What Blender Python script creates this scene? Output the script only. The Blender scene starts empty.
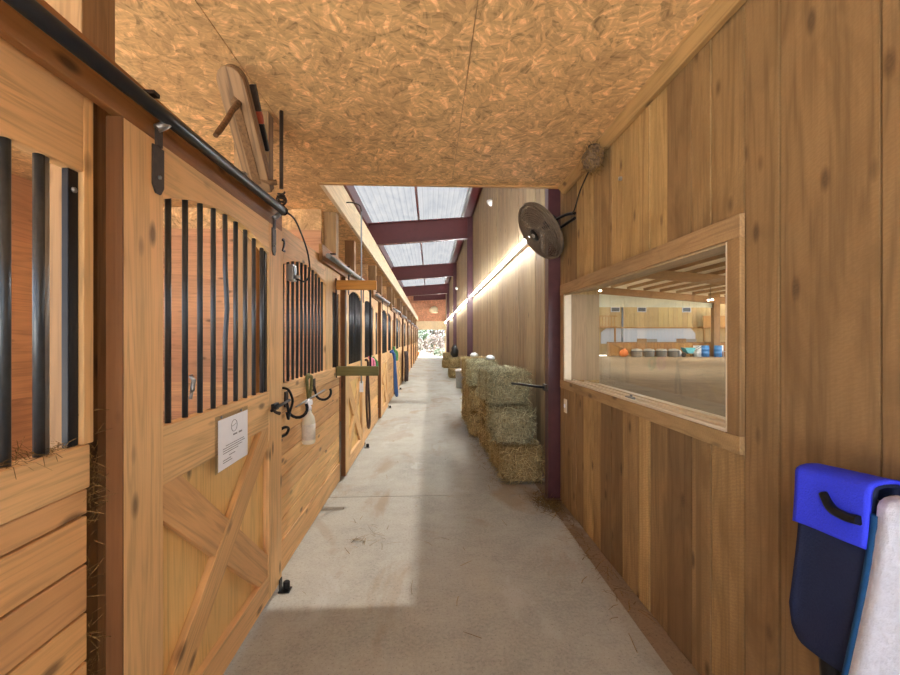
import bpy, math, random
from mathutils import Vector, Matrix, noise
random.seed(7)
SC = bpy.context.scene
COL = SC.collection
PI = math.pi

# ------------------------------------------------------------------ mesh builder
class MB:
    def __init__(s):
        s.v = []; s.f = []; s.sm = []
    def add(s, vs, fs, smooth=False):
        o = len(s.v)
        s.v += [tuple(x) for x in vs]
        s.f += [tuple(i + o for i in f) for f in fs]
        s.sm += [smooth] * len(fs)
        return s
    def box(s, x0, x1, y0, y1, z0, z1):
        v = [(x, y, z) for x in (x0, x1) for y in (y0, y1) for z in (z0, z1)]
        return s.add(v, [(0,1,3,2),(4,6,7,5),(0,4,5,1),(2,3,7,6),(0,2,6,4),(1,5,7,3)])
    def bar(s, p0, p1, w, h, up=(0,0,1)):
        p0, p1 = Vector(p0), Vector(p1); d = (p1-p0).normalized(); up = Vector(up)
        a = d.cross(up)
        if a.length < 1e-4: a = d.cross(Vector((1,0,0)))
        a.normalize(); b = a.cross(d).normalized()
        vs = []
        for p in (p0, p1):
            for (i, j) in ((-1,-1),(1,-1),(1,1),(-1,1)):
                vs.append(p + a*(i*w/2) + b*(j*h/2))
        return s.add(vs, [(3,2,1,0),(4,5,6,7),(0,1,5,4),(1,2,6,5),(2,3,7,6),(3,0,4,7)])
    def tube(s, pts, r, n=10, closed=False):
        pts = [Vector(p) for p in pts]; m = len(pts)
        rs = r if isinstance(r, (list, tuple)) else [r]*m
        vs = []; prev = None
        for i, p in enumerate(pts):
            if closed: t = (pts[(i+1) % m]-pts[i-1])
            else: t = pts[min(i+1, m-1)]-pts[max(i-1, 0)]
            t = t.normalized() if t.length > 1e-9 else Vector((0,0,1))
            if prev is None:
                a = t.cross(Vector((0,0,1)))
                if a.length < 1e-3: a = t.cross(Vector((1,0,0)))
            else: a = prev - t*prev.dot(t)
            if a.length < 1e-6: a = t.cross(Vector((1,0,0)))
            a.normalize(); prev = a; b = t.cross(a)
            for k in range(n):
                an = 2*PI*k/n
                vs.append(p + (a*math.cos(an) + b*math.sin(an))*rs[i])
        fs = []
        for i in range(m if closed else m-1):
            j = (i+1) % m
            for k in range(n):
                l = (k+1) % n
                fs.append((i*n+k, i*n+l, j*n+l, j*n+k))
        s.add(vs, fs, True)
        if not closed:
            o = len(s.v)-len(vs)
            s.f.append(tuple(o+k for k in reversed(range(n)))); s.sm.append(False)
            s.f.append(tuple(o+(m-1)*n+k for k in range(n))); s.sm.append(False)
        return s
    def lathe(s, prof, n=20, M=None):
        vs = []; m = len(prof)
        for (r, z) in prof:
            for k in range(n):
                a = 2*PI*k/n; vs.append(Vector((r*math.cos(a), r*math.sin(a), z)))
        if M is not None: vs = [M @ v for v in vs]
        fs = [(i*n+k, i*n+(k+1) % n, (i+1)*n+(k+1) % n, (i+1)*n+k) for i in range(m-1) for k in range(n)]
        s.add(vs, fs, True); o = len(s.v)-len(vs)
        s.f.append(tuple(o+k for k in reversed(range(n)))); s.sm.append(False)
        s.f.append(tuple(o+(m-1)*n+k for k in range(n))); s.sm.append(False)
        return s
    def prism(s, poly, axis, d0, d1):
        # poly: 2D points; axis 'x' -> (y,z), 'y' -> (x,z), 'z' -> (x,y)
        def p3(p, d):
            return {'x': (d, p[0], p[1]), 'y': (p[0], d, p[1]), 'z': (p[0], p[1], d)}[axis]
        n = len(poly); vs = [p3(p, d0) for p in poly] + [p3(p, d1) for p in poly]
        fs = [tuple(reversed(range(n))), tuple(range(n, 2*n))]
        fs += [(i, (i+1) % n, n+(i+1) % n, n+i) for i in range(n)]
        return s.add(vs, fs)
    def strands(s, seeds, L=(.05,.15), w=.004, droop=.3, flat=.8):
        # seeds: list of (point, normal): thin bent ribbons lying on or sticking out of a surface
        for p, nrm in seeds:
            p = Vector(p); nrm = Vector(nrm)
            d = Vector((random.gauss(0,1), random.gauss(0,1), random.gauss(0,1)))
            d = (d - nrm*d.dot(nrm)*flat).normalized()
            if d.dot(nrm) < 0: d -= nrm*2*d.dot(nrm)
            l = random.uniform(*L); sd = d.cross(nrm)
            if sd.length < 1e-3: sd = d.cross(Vector((.3,.5,.8)))
            sd = sd.normalized()*w*random.uniform(.6,1.3)/2
            bend = Vector((random.gauss(0,.25), random.gauss(0,.25), random.gauss(0,.25)-droop))*l*.35
            a = p + nrm*.003; m_ = a + d*l*.5 + nrm*.004; e = a + d*l + bend
            s.add([a-sd, a+sd, m_-sd, m_+sd, e-sd*.6, e+sd*.6], [(0,1,3,2),(2,3,5,4)])
        return s
    def build(s, name, mat, parent=None, bevel=0, M=None):
        me = bpy.data.meshes.new(name)
        me.from_pydata(s.v, [], s.f)
        me.polygons.foreach_set('use_smooth', s.sm)
        me.update()
        import bmesh
        bm = bmesh.new(); bm.from_mesh(me); bmesh.ops.recalc_face_normals(bm, faces=bm.faces); bm.to_mesh(me); bm.free()
        me.materials.append(mat)
        o = bpy.data.objects.new(name, me); COL.objects.link(o)
        if parent: o.parent = parent
        if M is not None: o.matrix_local = M
        if bevel:
            b = o.modifiers.new('bevel', 'BEVEL'); b.width = bevel; b.segments = 2; b.limit_method = 'ANGLE'
        return o

def tag(o, label, cat, group=None, kind=None):
    o['label'] = label; o['category'] = cat
    if group: o['group'] = group
    if kind: o['kind'] = kind
    return o
def struct(o, label=None):
    o['kind'] = 'structure'
    if label: o['label'] = label; o['category'] = o.name.split('_')[0]
    return o
def thing(name, label, cat, loc=(0,0,0), rz=0, group=None):
    o = bpy.data.objects.new(name, None); COL.objects.link(o)
    o.location = loc; o.rotation_euler = (0,0,rz); o.empty_display_size = .1
    return tag(o, label, cat, group)
def dup(root, loc, label, rz=None):
    r = root.copy(); COL.objects.link(r); r.location = loc; r['label'] = label
    if rz is not None: r.rotation_euler = (0,0,rz)
    for ch in list(root.children):
        c = ch.copy(); COL.objects.link(c); c.parent = r
        for g in list(ch.children):
            d = g.copy(); COL.objects.link(d); d.parent = c
    return r

# ------------------------------------------------------------------ materials
def srgb(r, g, b):
    f = lambda c: (c/255/12.92) if c/255 <= .04045 else ((c/255+.055)/1.055)**2.4
    return (f(r), f(g), f(b), 1)
class NT:
    def __init__(s, name):
        s.m = bpy.data.materials.new(name); s.m.use_nodes = True
        s.t = s.m.node_tree; s.t.nodes.clear()
        s.out = s.t.nodes.new('ShaderNodeOutputMaterial')
    def n(s, typ, **kw):
        nd = s.t.nodes.new('ShaderNode'+typ)
        for k, v in kw.items():
            if k in nd.inputs.keys() if not k.startswith('_') else False: pass
            if k.startswith('i_'):
                key = k[2:]; key = int(key) if key.isdigit() else key.replace('_', ' ')
                sock = nd.inputs[key]
                if isinstance(v, bpy.types.NodeSocket): s.t.links.new(v, sock)
                else: sock.default_value = v
            else: setattr(nd, k, v)
        return nd
    def math(s, op, a, b=0.5, clamp=False):
        nd = s.t.nodes.new('ShaderNodeMath'); nd.operation = op; nd.use_clamp = clamp
        for i, v in enumerate((a, b)):
            if isinstance(v, bpy.types.NodeSocket): s.t.links.new(v, nd.inputs[i])
            else: nd.inputs[i].default_value = v
        return nd.outputs[0]
    def vmath(s, op, a, b):
        nd = s.t.nodes.new('ShaderNodeVectorMath'); nd.operation = op
        for i, v in enumerate((a, b)):
            if isinstance(v, bpy.types.NodeSocket): s.t.links.new(v, nd.inputs[i])
            else: nd.inputs[i].default_value = v
        return nd.outputs[0]
    def ramp(s, fac, stops, interp='LINEAR'):
        nd = s.t.nodes.new('ShaderNodeValToRGB'); cr = nd.color_ramp; cr.interpolation = interp
        while len(cr.elements) < len(stops): cr.elements.new(.5)
        for e, (p, c) in zip(cr.elements, stops):
            e.position = p; e.color = c if len(c) == 4 else (*c, 1)
        s.t.links.new(fac, nd.inputs[0]); return nd.outputs[0]
    def mix(s, fac, a, b, blend='MIX'):
        nd = s.t.nodes.new('ShaderNodeMix'); nd.data_type = 'RGBA'; nd.blend_type = blend; nd.clamp_factor = True
        for sock, v in ((nd.inputs[0], fac), (nd.inputs[6], a), (nd.inputs[7], b)):
            if isinstance(v, bpy.types.NodeSocket): s.t.links.new(v, sock)
            else: sock.default_value = v
        return nd.outputs[2]
    def noise(s, vec, scale, detail=4, rough=.55, dist=0):
        nd = s.n('TexNoise'); s.t.links.new(vec, nd.inputs['Vector'])
        nd.inputs['Scale'].default_value = scale; nd.inputs['Detail'].default_value = detail
        nd.inputs['Roughness'].default_value = rough; nd.inputs['Distortion'].default_value = dist
        return nd.outputs['Fac']
    def mapping(s, vec, scale=(1,1,1), rot=(0,0,0)):
        nd = s.n('Mapping'); s.t.links.new(vec, nd.inputs['Vector'])
        nd.inputs['Scale'].default_value = scale; nd.inputs['Rotation'].default_value = rot
        return nd.outputs[0]
    def obj(s): return s.n('TexCoord').outputs['Object']
    def bump(s, h, strength=.3, dist=.01):
        nd = s.n('Bump'); s.t.links.new(h, nd.inputs['Height'])
        nd.inputs['Strength'].default_value = strength; nd.inputs['Distance'].default_value = dist
        return nd.outputs[0]
    def bsdf(s, color, rough=.6, metal=0, normal=None, spec=.5, **kw):
        nd = s.n('BsdfPrincipled')
        for k, v in (('Base Color', color), ('Roughness', rough), ('Metallic', metal), ('Normal', normal), ('Specular IOR Level', spec)):
            if v is None: continue
            if isinstance(v, bpy.types.NodeSocket): s.t.links.new(v, nd.inputs[k])
            else: nd.inputs[k].default_value = v
        for k, v in kw.items():
            k = k.replace('_', ' ')
            if isinstance(v, bpy.types.NodeSocket): s.t.links.new(v, nd.inputs[k])
            else: nd.inputs[k].default_value = v
        s.t.links.new(nd.outputs[0], s.out.inputs[0]); return nd

def mul(c, k): return (c[0]*k, c[1]*k, c[2]*k, 1)
def wood(name, c, axis='z', dark=.76, light=1.12, vary=.25, rough=.62, fine=120, saw=0, knots=True, ring=9, bump=.25, spec=.35):
    t = NT(name); co = t.obj()
    isl = t.n('NewGeometry').outputs['Random Per Island']; rnd = t.n('ObjectInfo').outputs['Random']
    off = t.math('ADD', t.math('MULTIPLY', isl, 41.3), t.math('MULTIPLY', rnd, 23.7))
    cv = t.n('CombineXYZ'); [t.t.links.new(off, cv.inputs[i]) for i in range(3)]
    v = t.vmath('ADD', co, cv.outputs[0])
    g = {'x': 0, 'y': 1, 'z': 2}[axis]
    sc = [1, 1, 1]; sc[g] = .06
    vm = t.mapping(v, tuple(sc))
    big = t.noise(vm, ring, 3, .5, 1.2)
    rings = t.math('FRACT', t.math('MULTIPLY', big, 7.0))
    rings = t.math('ABSOLUTE', t.math('SUBTRACT', t.math('MULTIPLY', rings, 2), 1))
    sf = [1, 1, 1]; sf[g] = .035
    fin = t.noise(t.mapping(v, tuple(sf)), fine, 3, .6)
    patch = t.noise(v, 1.7, 3, .5)
    h = t.math('ADD', t.math('MULTIPLY', rings, .22), t.math('ADD', t.math('MULTIPLY', fin, .48), t.math('MULTIPLY', big, .30)))
    col = t.ramp(h, [(.34, mul(c, dark)), (.5, c), (.68, mul(c, light))])
    warm = (min(c[0]*1.05, 1), c[1]*.86, c[2]*.7, 1)
    col = t.mix(t.ramp(patch, [(.35, (0,0,0)), (.7, (.75,.75,.75))]), col, warm, 'MIX') if False else col
    col = t.mix(t.ramp(patch, [(.38, (0,0,0)), (.72, (.45,.45,.45))]), col, mul(c, .66))
    if saw:
        ss = [2.2, 2.2, 2.2]; ss[g] = .8
        sm = t.ramp(t.noise(t.mapping(v, tuple(ss)), 2.4, 4, .6, .8), [(.47, (0,0,0)), (.68, (.6,.6,.6))])
        col = t.mix(sm, col, mul((c[0], c[1]*.92, c[2]*.84, 1), .5))
    tone = t.math('ADD', 1-vary/2, t.math('MULTIPLY', isl, vary))
    hsv = t.n('HueSaturation'); t.t.links.new(col, hsv.inputs['Color']); t.t.links.new(tone, hsv.inputs['Value'])
    t.t.links.new(t.math('ADD', t.math('ADD', .497, t.math('MULTIPLY', rnd, .008)), t.math('MULTIPLY', isl, .012)), hsv.inputs['Hue'])
    col = hsv.outputs[0]
    if knots:
        sk = [2.6, 2.6, 2.6]; sk[g] = 1.1
        vo = t.n('TexVoronoi'); t.t.links.new(t.mapping(v, tuple(sk)), vo.inputs['Vector'])
        vo.inputs['Scale'].default_value = 3.0
        kd = t.math('ADD', vo.outputs['Distance'], t.math('MULTIPLY', fin, .05))
        kf = t.ramp(kd, [(.09, (1,1,1)), (.19, (0,0,0))])
        col = t.mix(t.math('MULTIPLY', kf, .85), col, mul(c, .22))
    if saw:
        wv = t.n('TexWave'); wv.wave_type = 'BANDS'; wv.bands_direction = 'DIAGONAL'
        ss = [1, 1, 1]; ss[g] = 2.2
        t.t.links.new(t.mapping(v, tuple(ss)), wv.inputs['Vector'])
        wv.inputs['Scale'].default_value = saw; wv.inputs['Distortion'].default_value = 7; wv.inputs['Detail Scale'].default_value = 2.5; wv.inputs['Detail'].default_value = 2
        col = t.mix(t.math('MULTIPLY', wv.outputs['Fac'], .28), col, mul(c, .5))
        h = t.math('ADD', h, t.math('MULTIPLY', wv.outputs['Fac'], .5))
    t.bsdf(col, rough, normal=t.bump(h, bump, .004), spec=spec)
    return t.m
def plain(name, c, rough=.5, metal=0, vary=.12, nscale=25, bump=.05, spec=.5, **kw):
    t = NT(name); v = t.obj()
    n = t.noise(v, nscale, 4)
    col = t.ramp(n, [(.25, mul(c, 1-vary)), (.75, mul(c, 1+vary))])
    t.bsdf(col, rough, metal, normal=t.bump(n, bump, .005) if bump else None, spec=spec, **kw)
    return t.m
def osb(name, c, plane='xy'):
    t = NT(name); v = t.obj()
    if plane == 'xz': v = t.mapping(v, rot=(PI/2, 0, 0))
    if plane == 'yz': v = t.mapping(v, rot=(0, PI/2, 0))
    dv = t.n('TexNoise'); t.t.links.new(v, dv.inputs['Vector']); dv.inputs['Scale'].default_value = 9
    vd = t.vmath('ADD', v, t.vmath('MULTIPLY', dv.outputs['Color'], (.07,.07,.07)))
    cols = []
    for k, (sc, ln) in enumerate(((13, 36), (23, 62))):
        vo = t.n('TexVoronoi'); t.t.links.new(t.mapping(vd, (1, .8, .02), (0, 0, .4+k)), vo.inputs['Vector']); vo.inputs['Scale'].default_value = sc
        ang = t.math('MULTIPLY', t.n('SeparateColor', i_0=vo.outputs['Color']).outputs[0], 6.28)
        rot = t.n('VectorRotate', rotation_type='Z_AXIS'); t.t.links.new(v, rot.inputs['Vector']); t.t.links.new(ang, rot.inputs['Angle'])
        st = t.noise(t.mapping(rot.outputs[0], (1, .14, .2)), ln, 2, .6)
        br = t.n('SeparateColor', i_0=vo.outputs['Color']).outputs[1]
        cols.append((st, br))
    h = t.math('ADD', t.math('MULTIPLY', cols[0][0], .55), t.math('MULTIPLY', cols[1][0], .45))
    col = t.ramp(h, [(.34, mul(c, .46)), (.46, mul(c,.9)), (.54, c), (.66, mul((c[0],c[1]*1.04,c[2]*1.12,1), 1.5))])
    tone = t.math('ADD', t.math('MULTIPLY', cols[0][1], .26), t.math('MULTIPLY', cols[1][1], .2))
    hsv = t.n('HueSaturation'); t.t.links.new(col, hsv.inputs['Color']); t.t.links.new(t.math('ADD', tone, .79), hsv.inputs['Value'])
    blotch = t.ramp(t.noise(v, .9, 4, .55, .6), [(.5, (0,0,0)), (.68, (.55,.55,.55))])  # broad random blotches where the board turns darker
    fc = t.mix(blotch, hsv.outputs[0], mul(c, .55))
    t.bsdf(fc, .7, normal=t.bump(h, .3, .003), spec=.25)
    return t.m
def concrete(name, c):
    t = NT(name); v = t.obj()
    a = t.noise(v, 1.1, 6, .65, .4); b = t.noise(v, 55, 5, .7); d = t.noise(v, 7, 5, .7)
    h = t.math('ADD', t.math('MULTIPLY', a, .38), t.math('ADD', t.math('MULTIPLY', b, .40), t.math('MULTIPLY', d, .22)))
    col = t.ramp(h, [(.33, mul(c, .62)), (.5, c), (.68, mul(c, 1.25))])
    # pale worn patches and dusty brown stains
    s1 = t.ramp(t.noise(t.mapping(v, (1, .5, 1)), 1.6, 5, .6, .8), [(.55, (0,0,0)), (.66, (.6,.6,.6))])
    col = t.mix(s1, col, srgb(142,120,90))
    s2 = t.ramp(t.noise(t.mapping(v, (1.2, .6, 1)), 2.3, 4, .6, .5), [(.60, (0,0,0)), (.66, (.5,.5,.5))])
    col = t.mix(s2, col, srgb(176,174,166))
    sp = t.ramp(t.noise(v, 90, 2, .5), [(.62, (0,0,0)), (.70, (.6,.6,.6))])
    col = t.mix(sp, col, mul(c, .45))
    t.bsdf(col, .72, normal=t.bump(h, .2, .004), spec=.3)
    return t.m
def straw(name, c, sc=90):
    t = NT(name); v = t.obj()
    isl = t.n('NewGeometry').outputs['Random Per Island']
    a = t.noise(t.mapping(v, (.25, 1, 1)), sc, 3, .7, .6); b = t.noise(t.mapping(v, (1, 1, .2)), sc, 3, .7, .6)
    h = t.math('MULTIPLY', t.math('ADD', a, b), .5)
    col = t.ramp(h, [(.35, mul(c, .22)), (.5, mul(c, .8)), (.66, mul(c, 1.4))])
    hsv = t.n('HueSaturation'); t.t.links.new(col, hsv.inputs['Color']); t.t.links.new(t.math('ADD', .65, t.math('MULTIPLY', isl, .8)), hsv.inputs['Value'])
    t.bsdf(hsv.outputs[0], .85, normal=t.bump(h, .9, .02), spec=.15)
    return t.m

M = {}
LW = srgb(234,186,132)
M['stile'] = wood('door_wood_vertical', LW, 'z')
M['rail'] = wood('door_wood_rail', LW, 'y')
M['brace'] = wood('door_wood_brace', srgb(226,176,122), 'z')
M['plank'] = wood('stall_plank_wood', srgb(230,176,122), 'y', vary=.35, ring=7)
M['panelply'] = wood('door_panel_wood', srgb(236,192,128), 'z', vary=.1, dark=.8, light=1.1)
M['post'] = wood('dark_post_wood', srgb(152,116,80), 'z')
M['jamb'] = wood('jamb_wood', srgb(112,78,48), 'z')
M['trackwood'] = wood('track_board_wood', srgb(158,108,62), 'y')
M['edge'] = wood('red_brown_edge_wood', srgb(122,76,44), 'z', vary=.1)  # darker red-brown than the other door wood
M['inner'] = wood('stall_inside_wood', srgb(204,150,112), 'x', vary=.3, ring=6)
M['innery'] = wood('stall_back_wood', srgb(204,150,112), 'y', vary=.3, ring=6)
M['rough'] = wood('rough_sawn_board', srgb(164,128,88), 'z', vary=.9, bump=.12, saw=20, rough=.7, dark=.68, ring=6, fine=70, spec=.3)
M['roughy'] = wood('rough_sawn_trim', srgb(172,138,98), 'y', vary=.2, saw=26, rough=.7)
M['lining'] = wood('window_lining_wood', srgb(170,142,112), 'z', vary=.12, knots=False, dark=.8)
M['farwall'] = wood('grey_aisle_board', srgb(154,130,100), 'z', vary=.35, rough=.7, ring=6, dark=.6)
M['header'] = wood('pale_header_wood', srgb(228,206,170), 'y', vary=.1, dark=.8)
M['molding'] = wood('ceiling_molding_wood', srgb(176,136,90), 'y', vary=.1, dark=.75)
M['moldx'] = wood('ceiling_edge_wood', srgb(184,138,86), 'x', vary=.1, dark=.75)
M['yellow'] = wood('yellow_arm_wood', srgb(196,132,62), 'x', vary=.1, knots=False)
M['greenwood'] = wood('green_stained_arm_wood', srgb(120,112,66), 'x', vary=.1, knots=False)
M['oldwood'] = wood('weathered_wood', srgb(150,116,82), 'z', dark=.45, fine=90, knots=False, bump=.6)
M['bark'] = plain('branch_bark', srgb(112,84,58), .85, vary=.4, nscale=60, bump=.8, spec=.1)
M['osb'] = osb('strand_board', srgb(216,174,122))
M['osbx'] = osb('strand_board_upright', srgb(206,166,118), 'xz')
M['osbred'] = osb('reddish_strand_board', srgb(208,150,116), 'xz')
M['osby'] = osb('strand_board_side', srgb(206,166,118), 'yz')
M['floor'] = concrete('barn_concrete', srgb(162,158,146))
M['apron'] = concrete('bounce_concrete', srgb(212,210,204))  # pale so that the added slab throws daylight back inside
M['dust'] = concrete('dusty_concrete', srgb(140,120,96))
M['black'] = plain('black_iron', srgb(34,34,36), .38, .6, nscale=40)
M['blackpipe'] = plain('black_painted_pipe', srgb(40,42,46), .33, .35, nscale=30)
M['greypipe'] = plain('galvanised_pipe', srgb(150,152,152), .35, .8, nscale=30)
M['barsteel'] = plain('dark_bar_steel', srgb(70,74,78), .36, .6, nscale=60)
M['rust'] = plain('rusty_dark_metal', srgb(70,58,50), .6, .5, vary=.3, nscale=50)
M['fan'] = plain('dusty_fan_metal', srgb(108,94,80), .6, .2, vary=.2)
M['galv'] = plain('galvanised_steel', srgb(150,150,148), .4, .75, vary=.15)
M['red'] = plain('oxblood_painted_steel', srgb(92,42,42), .36, 0, vary=.12, nscale=8)
M['redcol'] = plain('dark_oxblood_column_paint', srgb(76,42,46), .34, 0, vary=.18, nscale=14)
M['white'] = plain('white_paper', srgb(246,247,252), .7, vary=.03, bump=0)
M['ink'] = plain('grey_print', srgb(130,130,138), .7, bump=0)
M['plastic'] = plain('white_bottle_plastic', srgb(224,218,196), .35, vary=.06, nscale=10)
M['blabel'] = plain('faded_label', srgb(212,204,190), .5, vary=.12, nscale=60)
M['rubber'] = plain('black_rubber_cable', srgb(28,26,25), .5, bump=0)
M['hay'] = straw('dry_hay', srgb(168,144,98))
M['hayg'] = straw('greenish_hay', srgb(178,168,130))
M['straw'] = straw('pale_straw', srgb(198,178,128))
M['straw_green'] = straw('pale_green_straw', srgb(190,186,150))
M['haydark'] = straw('dark_straw_litter', srgb(140,112,70))
M['mud'] = straw('nest_mud', srgb(120,98,76), 60)
M['framew'] = plain('pale_window_frame_paint', srgb(226,214,190), .45, vary=.06)
M['dirt'] = plain('arena_dirt', srgb(140,121,97), .95, vary=.2, nscale=1.6, bump=.6, spec=.1)
M['roofwhite'] = plain('white_roof_lining', srgb(240,232,216), .7, vary=.04, nscale=2)
M['trusswood'] = wood('truss_timber', srgb(140,106,76), 'x', vary=.1, knots=False)
M['trussy'] = wood('purlin_timber', srgb(150,118,86), 'y', vary=.1, knots=False)
M['cream'] = wood('yellow_siding', srgb(186,156,108), 'z', vary=.16, dark=.85, light=1.06, knots=False)
M['whitewall'] = plain('white_lower_wall', srgb(188,194,202), .7, vary=.03)
M['winpane'] = plain('dark_window_glass', srgb(70,84,92), .1, 0, vary=.1, bump=0)
M['fencew'] = wood('orange_fence_wood', srgb(170,122,72), 'z', vary=.3, knots=False)
M['barrel'] = plain('blue_barrel_plastic', srgb(70,130,190), .4)
M['barrelw'] = plain('white_barrel_plastic', srgb(220,222,220), .45)
M['teal'] = plain('teal_plastic', srgb(70,160,170), .5)
M['greytank'] = plain('grey_trough_rubber', srgb(150,145,135), .7, vary=.2)
M['orange'] = plain('orange_plastic', srgb(226,126,60), .5)
M['leafg'] = plain('garden_leaf', srgb(44,70,30), .6, vary=.35, nscale=5, bump=0)
M['leafp'] = plain('pale_plume', srgb(88,74,64), .7, vary=.15, nscale=5, bump=0)
M['grass'] = plain('garden_ground', srgb(80,74,62), .95, vary=.25, nscale=3)
M['royal'] = plain('royal_blue_fabric', srgb(52,64,224), .75, vary=.1, nscale=200, bump=.3, spec=.2)
M['navy'] = plain('navy_fabric', srgb(34,42,70), .8, vary=.15, nscale=200, bump=.3, spec=.2)
M['fleece'] = plain('white_fleece', srgb(212,224,246), .9, vary=.08, nscale=60, bump=.7, spec=.1)
M['bind'] = plain('teal_blue_binding', srgb(24,70,116), .7, vary=.1, nscale=100, spec=.2)
M['rope_blue'] = plain('blue_rope', srgb(56,92,150), .8, vary=.3, nscale=80)
M['rope_dark'] = plain('brown_leather', srgb(70,46,36), .6, vary=.2)
M['pink'] = plain('pink_nylon', srgb(224,130,160), .7)
M['greenn'] = plain('green_nylon', srgb(80,140,80), .7)
M['plaid'] = plain('dark_blanket_cloth', srgb(72,58,56), .9, vary=.4, nscale=14)
M['redgrip'] = plain('red_tool_grip', srgb(160,70,40), .5)

def emis(name, c, s):
    t = NT(name); e = t.n('Emission'); e.inputs[0].default_value = c; e.inputs[1].default_value = s
    t.t.links.new(e.outputs[0], t.out.inputs[0]); return t.m
M['led'] = emis('led_tube_light', (.95, .985, 1, 1), 48)
M['lamp'] = emis('high_bay_light', (1, .97, .9, 1), 330)
def glass(name):
    t = NT(name); g = t.n('BsdfGlossy'); g.inputs['Roughness'].default_value = .02
    tr = t.n('BsdfTransparent'); tr.inputs[0].default_value = (.96, .98, .97, 1)
    fr = t.n('Fresnel'); fr.inputs[0].default_value = 1.4
    mx = t.n('MixShader'); t.t.links.new(t.math('MULTIPLY', fr.outputs[0], .12), mx.inputs[0]); t.t.links.new(tr.outputs[0], mx.inputs[1]); t.t.links.new(g.outputs[0], mx.inputs[2])
    t.t.links.new(mx.outputs[0], t.out.inputs[0]); return t.m
M['glass'] = glass('window_glass')
def sleeve(name):
    t = NT(name); g = t.n('BsdfGlossy'); g.inputs['Roughness'].default_value = .15
    tr = t.n('BsdfTransparent'); tr.inputs[0].default_value = (.9, .92, .95, 1)
    mx = t.n('MixShader'); mx.inputs[0].default_value = .07; t.t.links.new(tr.outputs[0], mx.inputs[1]); t.t.links.new(g.outputs[0], mx.inputs[2])
    t.t.links.new(mx.outputs[0], t.out.inputs[0]); return t.m
M['sleeve'] = sleeve('clear_sleeve')
SKY_T, SKY_D = .024, .024
def skylight(name):
    t = NT(name); v = t.obj()
    n = t.noise(t.mapping(v, (1, .35, 1)), 3.0, 6, .65, .6)
    rib = t.n('TexWave'); rib.bands_direction = 'X'; t.t.links.new(v, rib.inputs['Vector']); rib.inputs['Scale'].default_value = 2.4
    f = t.math('ADD', n, t.math('MULTIPLY', rib.outputs['Fac'], .10))
    col = t.ramp(f, [(.3, (SKY_D*.72, SKY_D*.77, SKY_D*.86, 1)), (.5, (SKY_D, SKY_D*1.03, SKY_D*1.08, 1)), (.75, (SKY_D*1.2, SKY_D*1.2, SKY_D*1.2, 1))])
    tl = t.n('BsdfTranslucent'); t.t.links.new(col, tl.inputs[0])
    tr = t.n('BsdfTransparent')
    mx = t.n('MixShader'); mx.inputs[0].default_value = SKY_T
    t.t.links.new(tl.outputs[0], mx.inputs[1]); t.t.links.new(tr.outputs[0], mx.inputs[2])
    t.t.links.new(mx.outputs[0], t.out.inputs[0]); return t.m
M['sky'] = skylight('fibreglass_skylight')

# ------------------------------------------------------------------ dimensions (metres)
CZ = 2.84            # underside of the low loft ceiling
XF = -.95            # face of the stall fronts
XD = -.90            # face of the sliding doors
XW = 1.20            # near right wall
YE = 33.2            # end wall
BAY = 3.25; B0 = 1.28
NB = 10

# ------------------------------------------------------------------ floor and ground
m = MB()
ys = [-1.3, 4.0, 9.5, 15, 20.5, 26, YE+.3]
for a, b in zip(ys[:-1], ys[1:]):
    m.box(-3.5, 1.08, a+.004, b-.004, -.1, 0)
floor = struct(m.build('floor', M['floor'])); floor['label'] = 'worn concrete aisle floor with cut joints'
o = MB().box(1.085, 1.56, -1.3, 3.83, -.1, -.006).box(1.085, 1.3, 3.83, YE+.3, -.1, -.006).build('trim_1', M['dust']); struct(o); o['label'] = 'dusty concrete strip along the foot of the board wall'
o = MB().box(-40, 90, -30, 120, -.14, -.11).build('ground', M['grass']); struct(o)
o = MB().box(-8, 1.5, -14, -1.31, -.10, -.02).build('bounce_slab', M['apron']); struct(o)  # unseen pale slab, added behind the camera to bounce daylight inside
o = MB().box(1.57, 60, -12, 34.6, -.11, -.015).build('arena_floor', M['dirt']); struct(o)

# ------------------------------------------------------------------ ceiling over the near aisle and the stalls
m = MB()
seams_x = [-3.5, -.93, .19, 1.24]
for i, (xa, xb) in enumerate(zip(seams_x[:-1], seams_x[1:])):
    yy = [-1.3, -.36, 2.08, 3.66] if i != 2 else [-1.3, 1.1, 3.66]
    for a, b in zip(yy[:-1], yy[1:]):
        m.box(xa+.002, xb-.002, a+.002, b-.002, CZ, CZ+.012)
y = 3.66
while y < YE:
    y2 = min(y+2.44, YE); m.box(-3.5, -.97, y+.002, y2-.002, CZ, CZ+.012); y = y2
struct(m.build('ceiling', M['osb']))['label'] = 'strand board ceiling over the near aisle and the stalls'
m = MB().box(-3.5, 1.24, -1.3, 3.66, CZ+.0125, CZ+.2).box(-3.5, -.97, 3.66, YE, CZ+.0125, CZ+.2)
struct(m.build('ceiling_joists', M['post']))
o = MB().box(-.97, 1.24, 3.66, 3.70, CZ-.012, CZ+.2).build('trim_2', M['moldx'], bevel=.004); struct(o); o['label'] = 'wooden edge board of the strand board ceiling'
m = MB().prism([(1.197,CZ-.001),(1.13,CZ-.001),(1.13,CZ-.02),(1.17,CZ-.065),(1.197,CZ-.065)], 'y', -1.3, 3.66)
o = m.build('trim_3', M['molding']); struct(o); o['label'] = 'wooden molding between ceiling and board wall'
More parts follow.
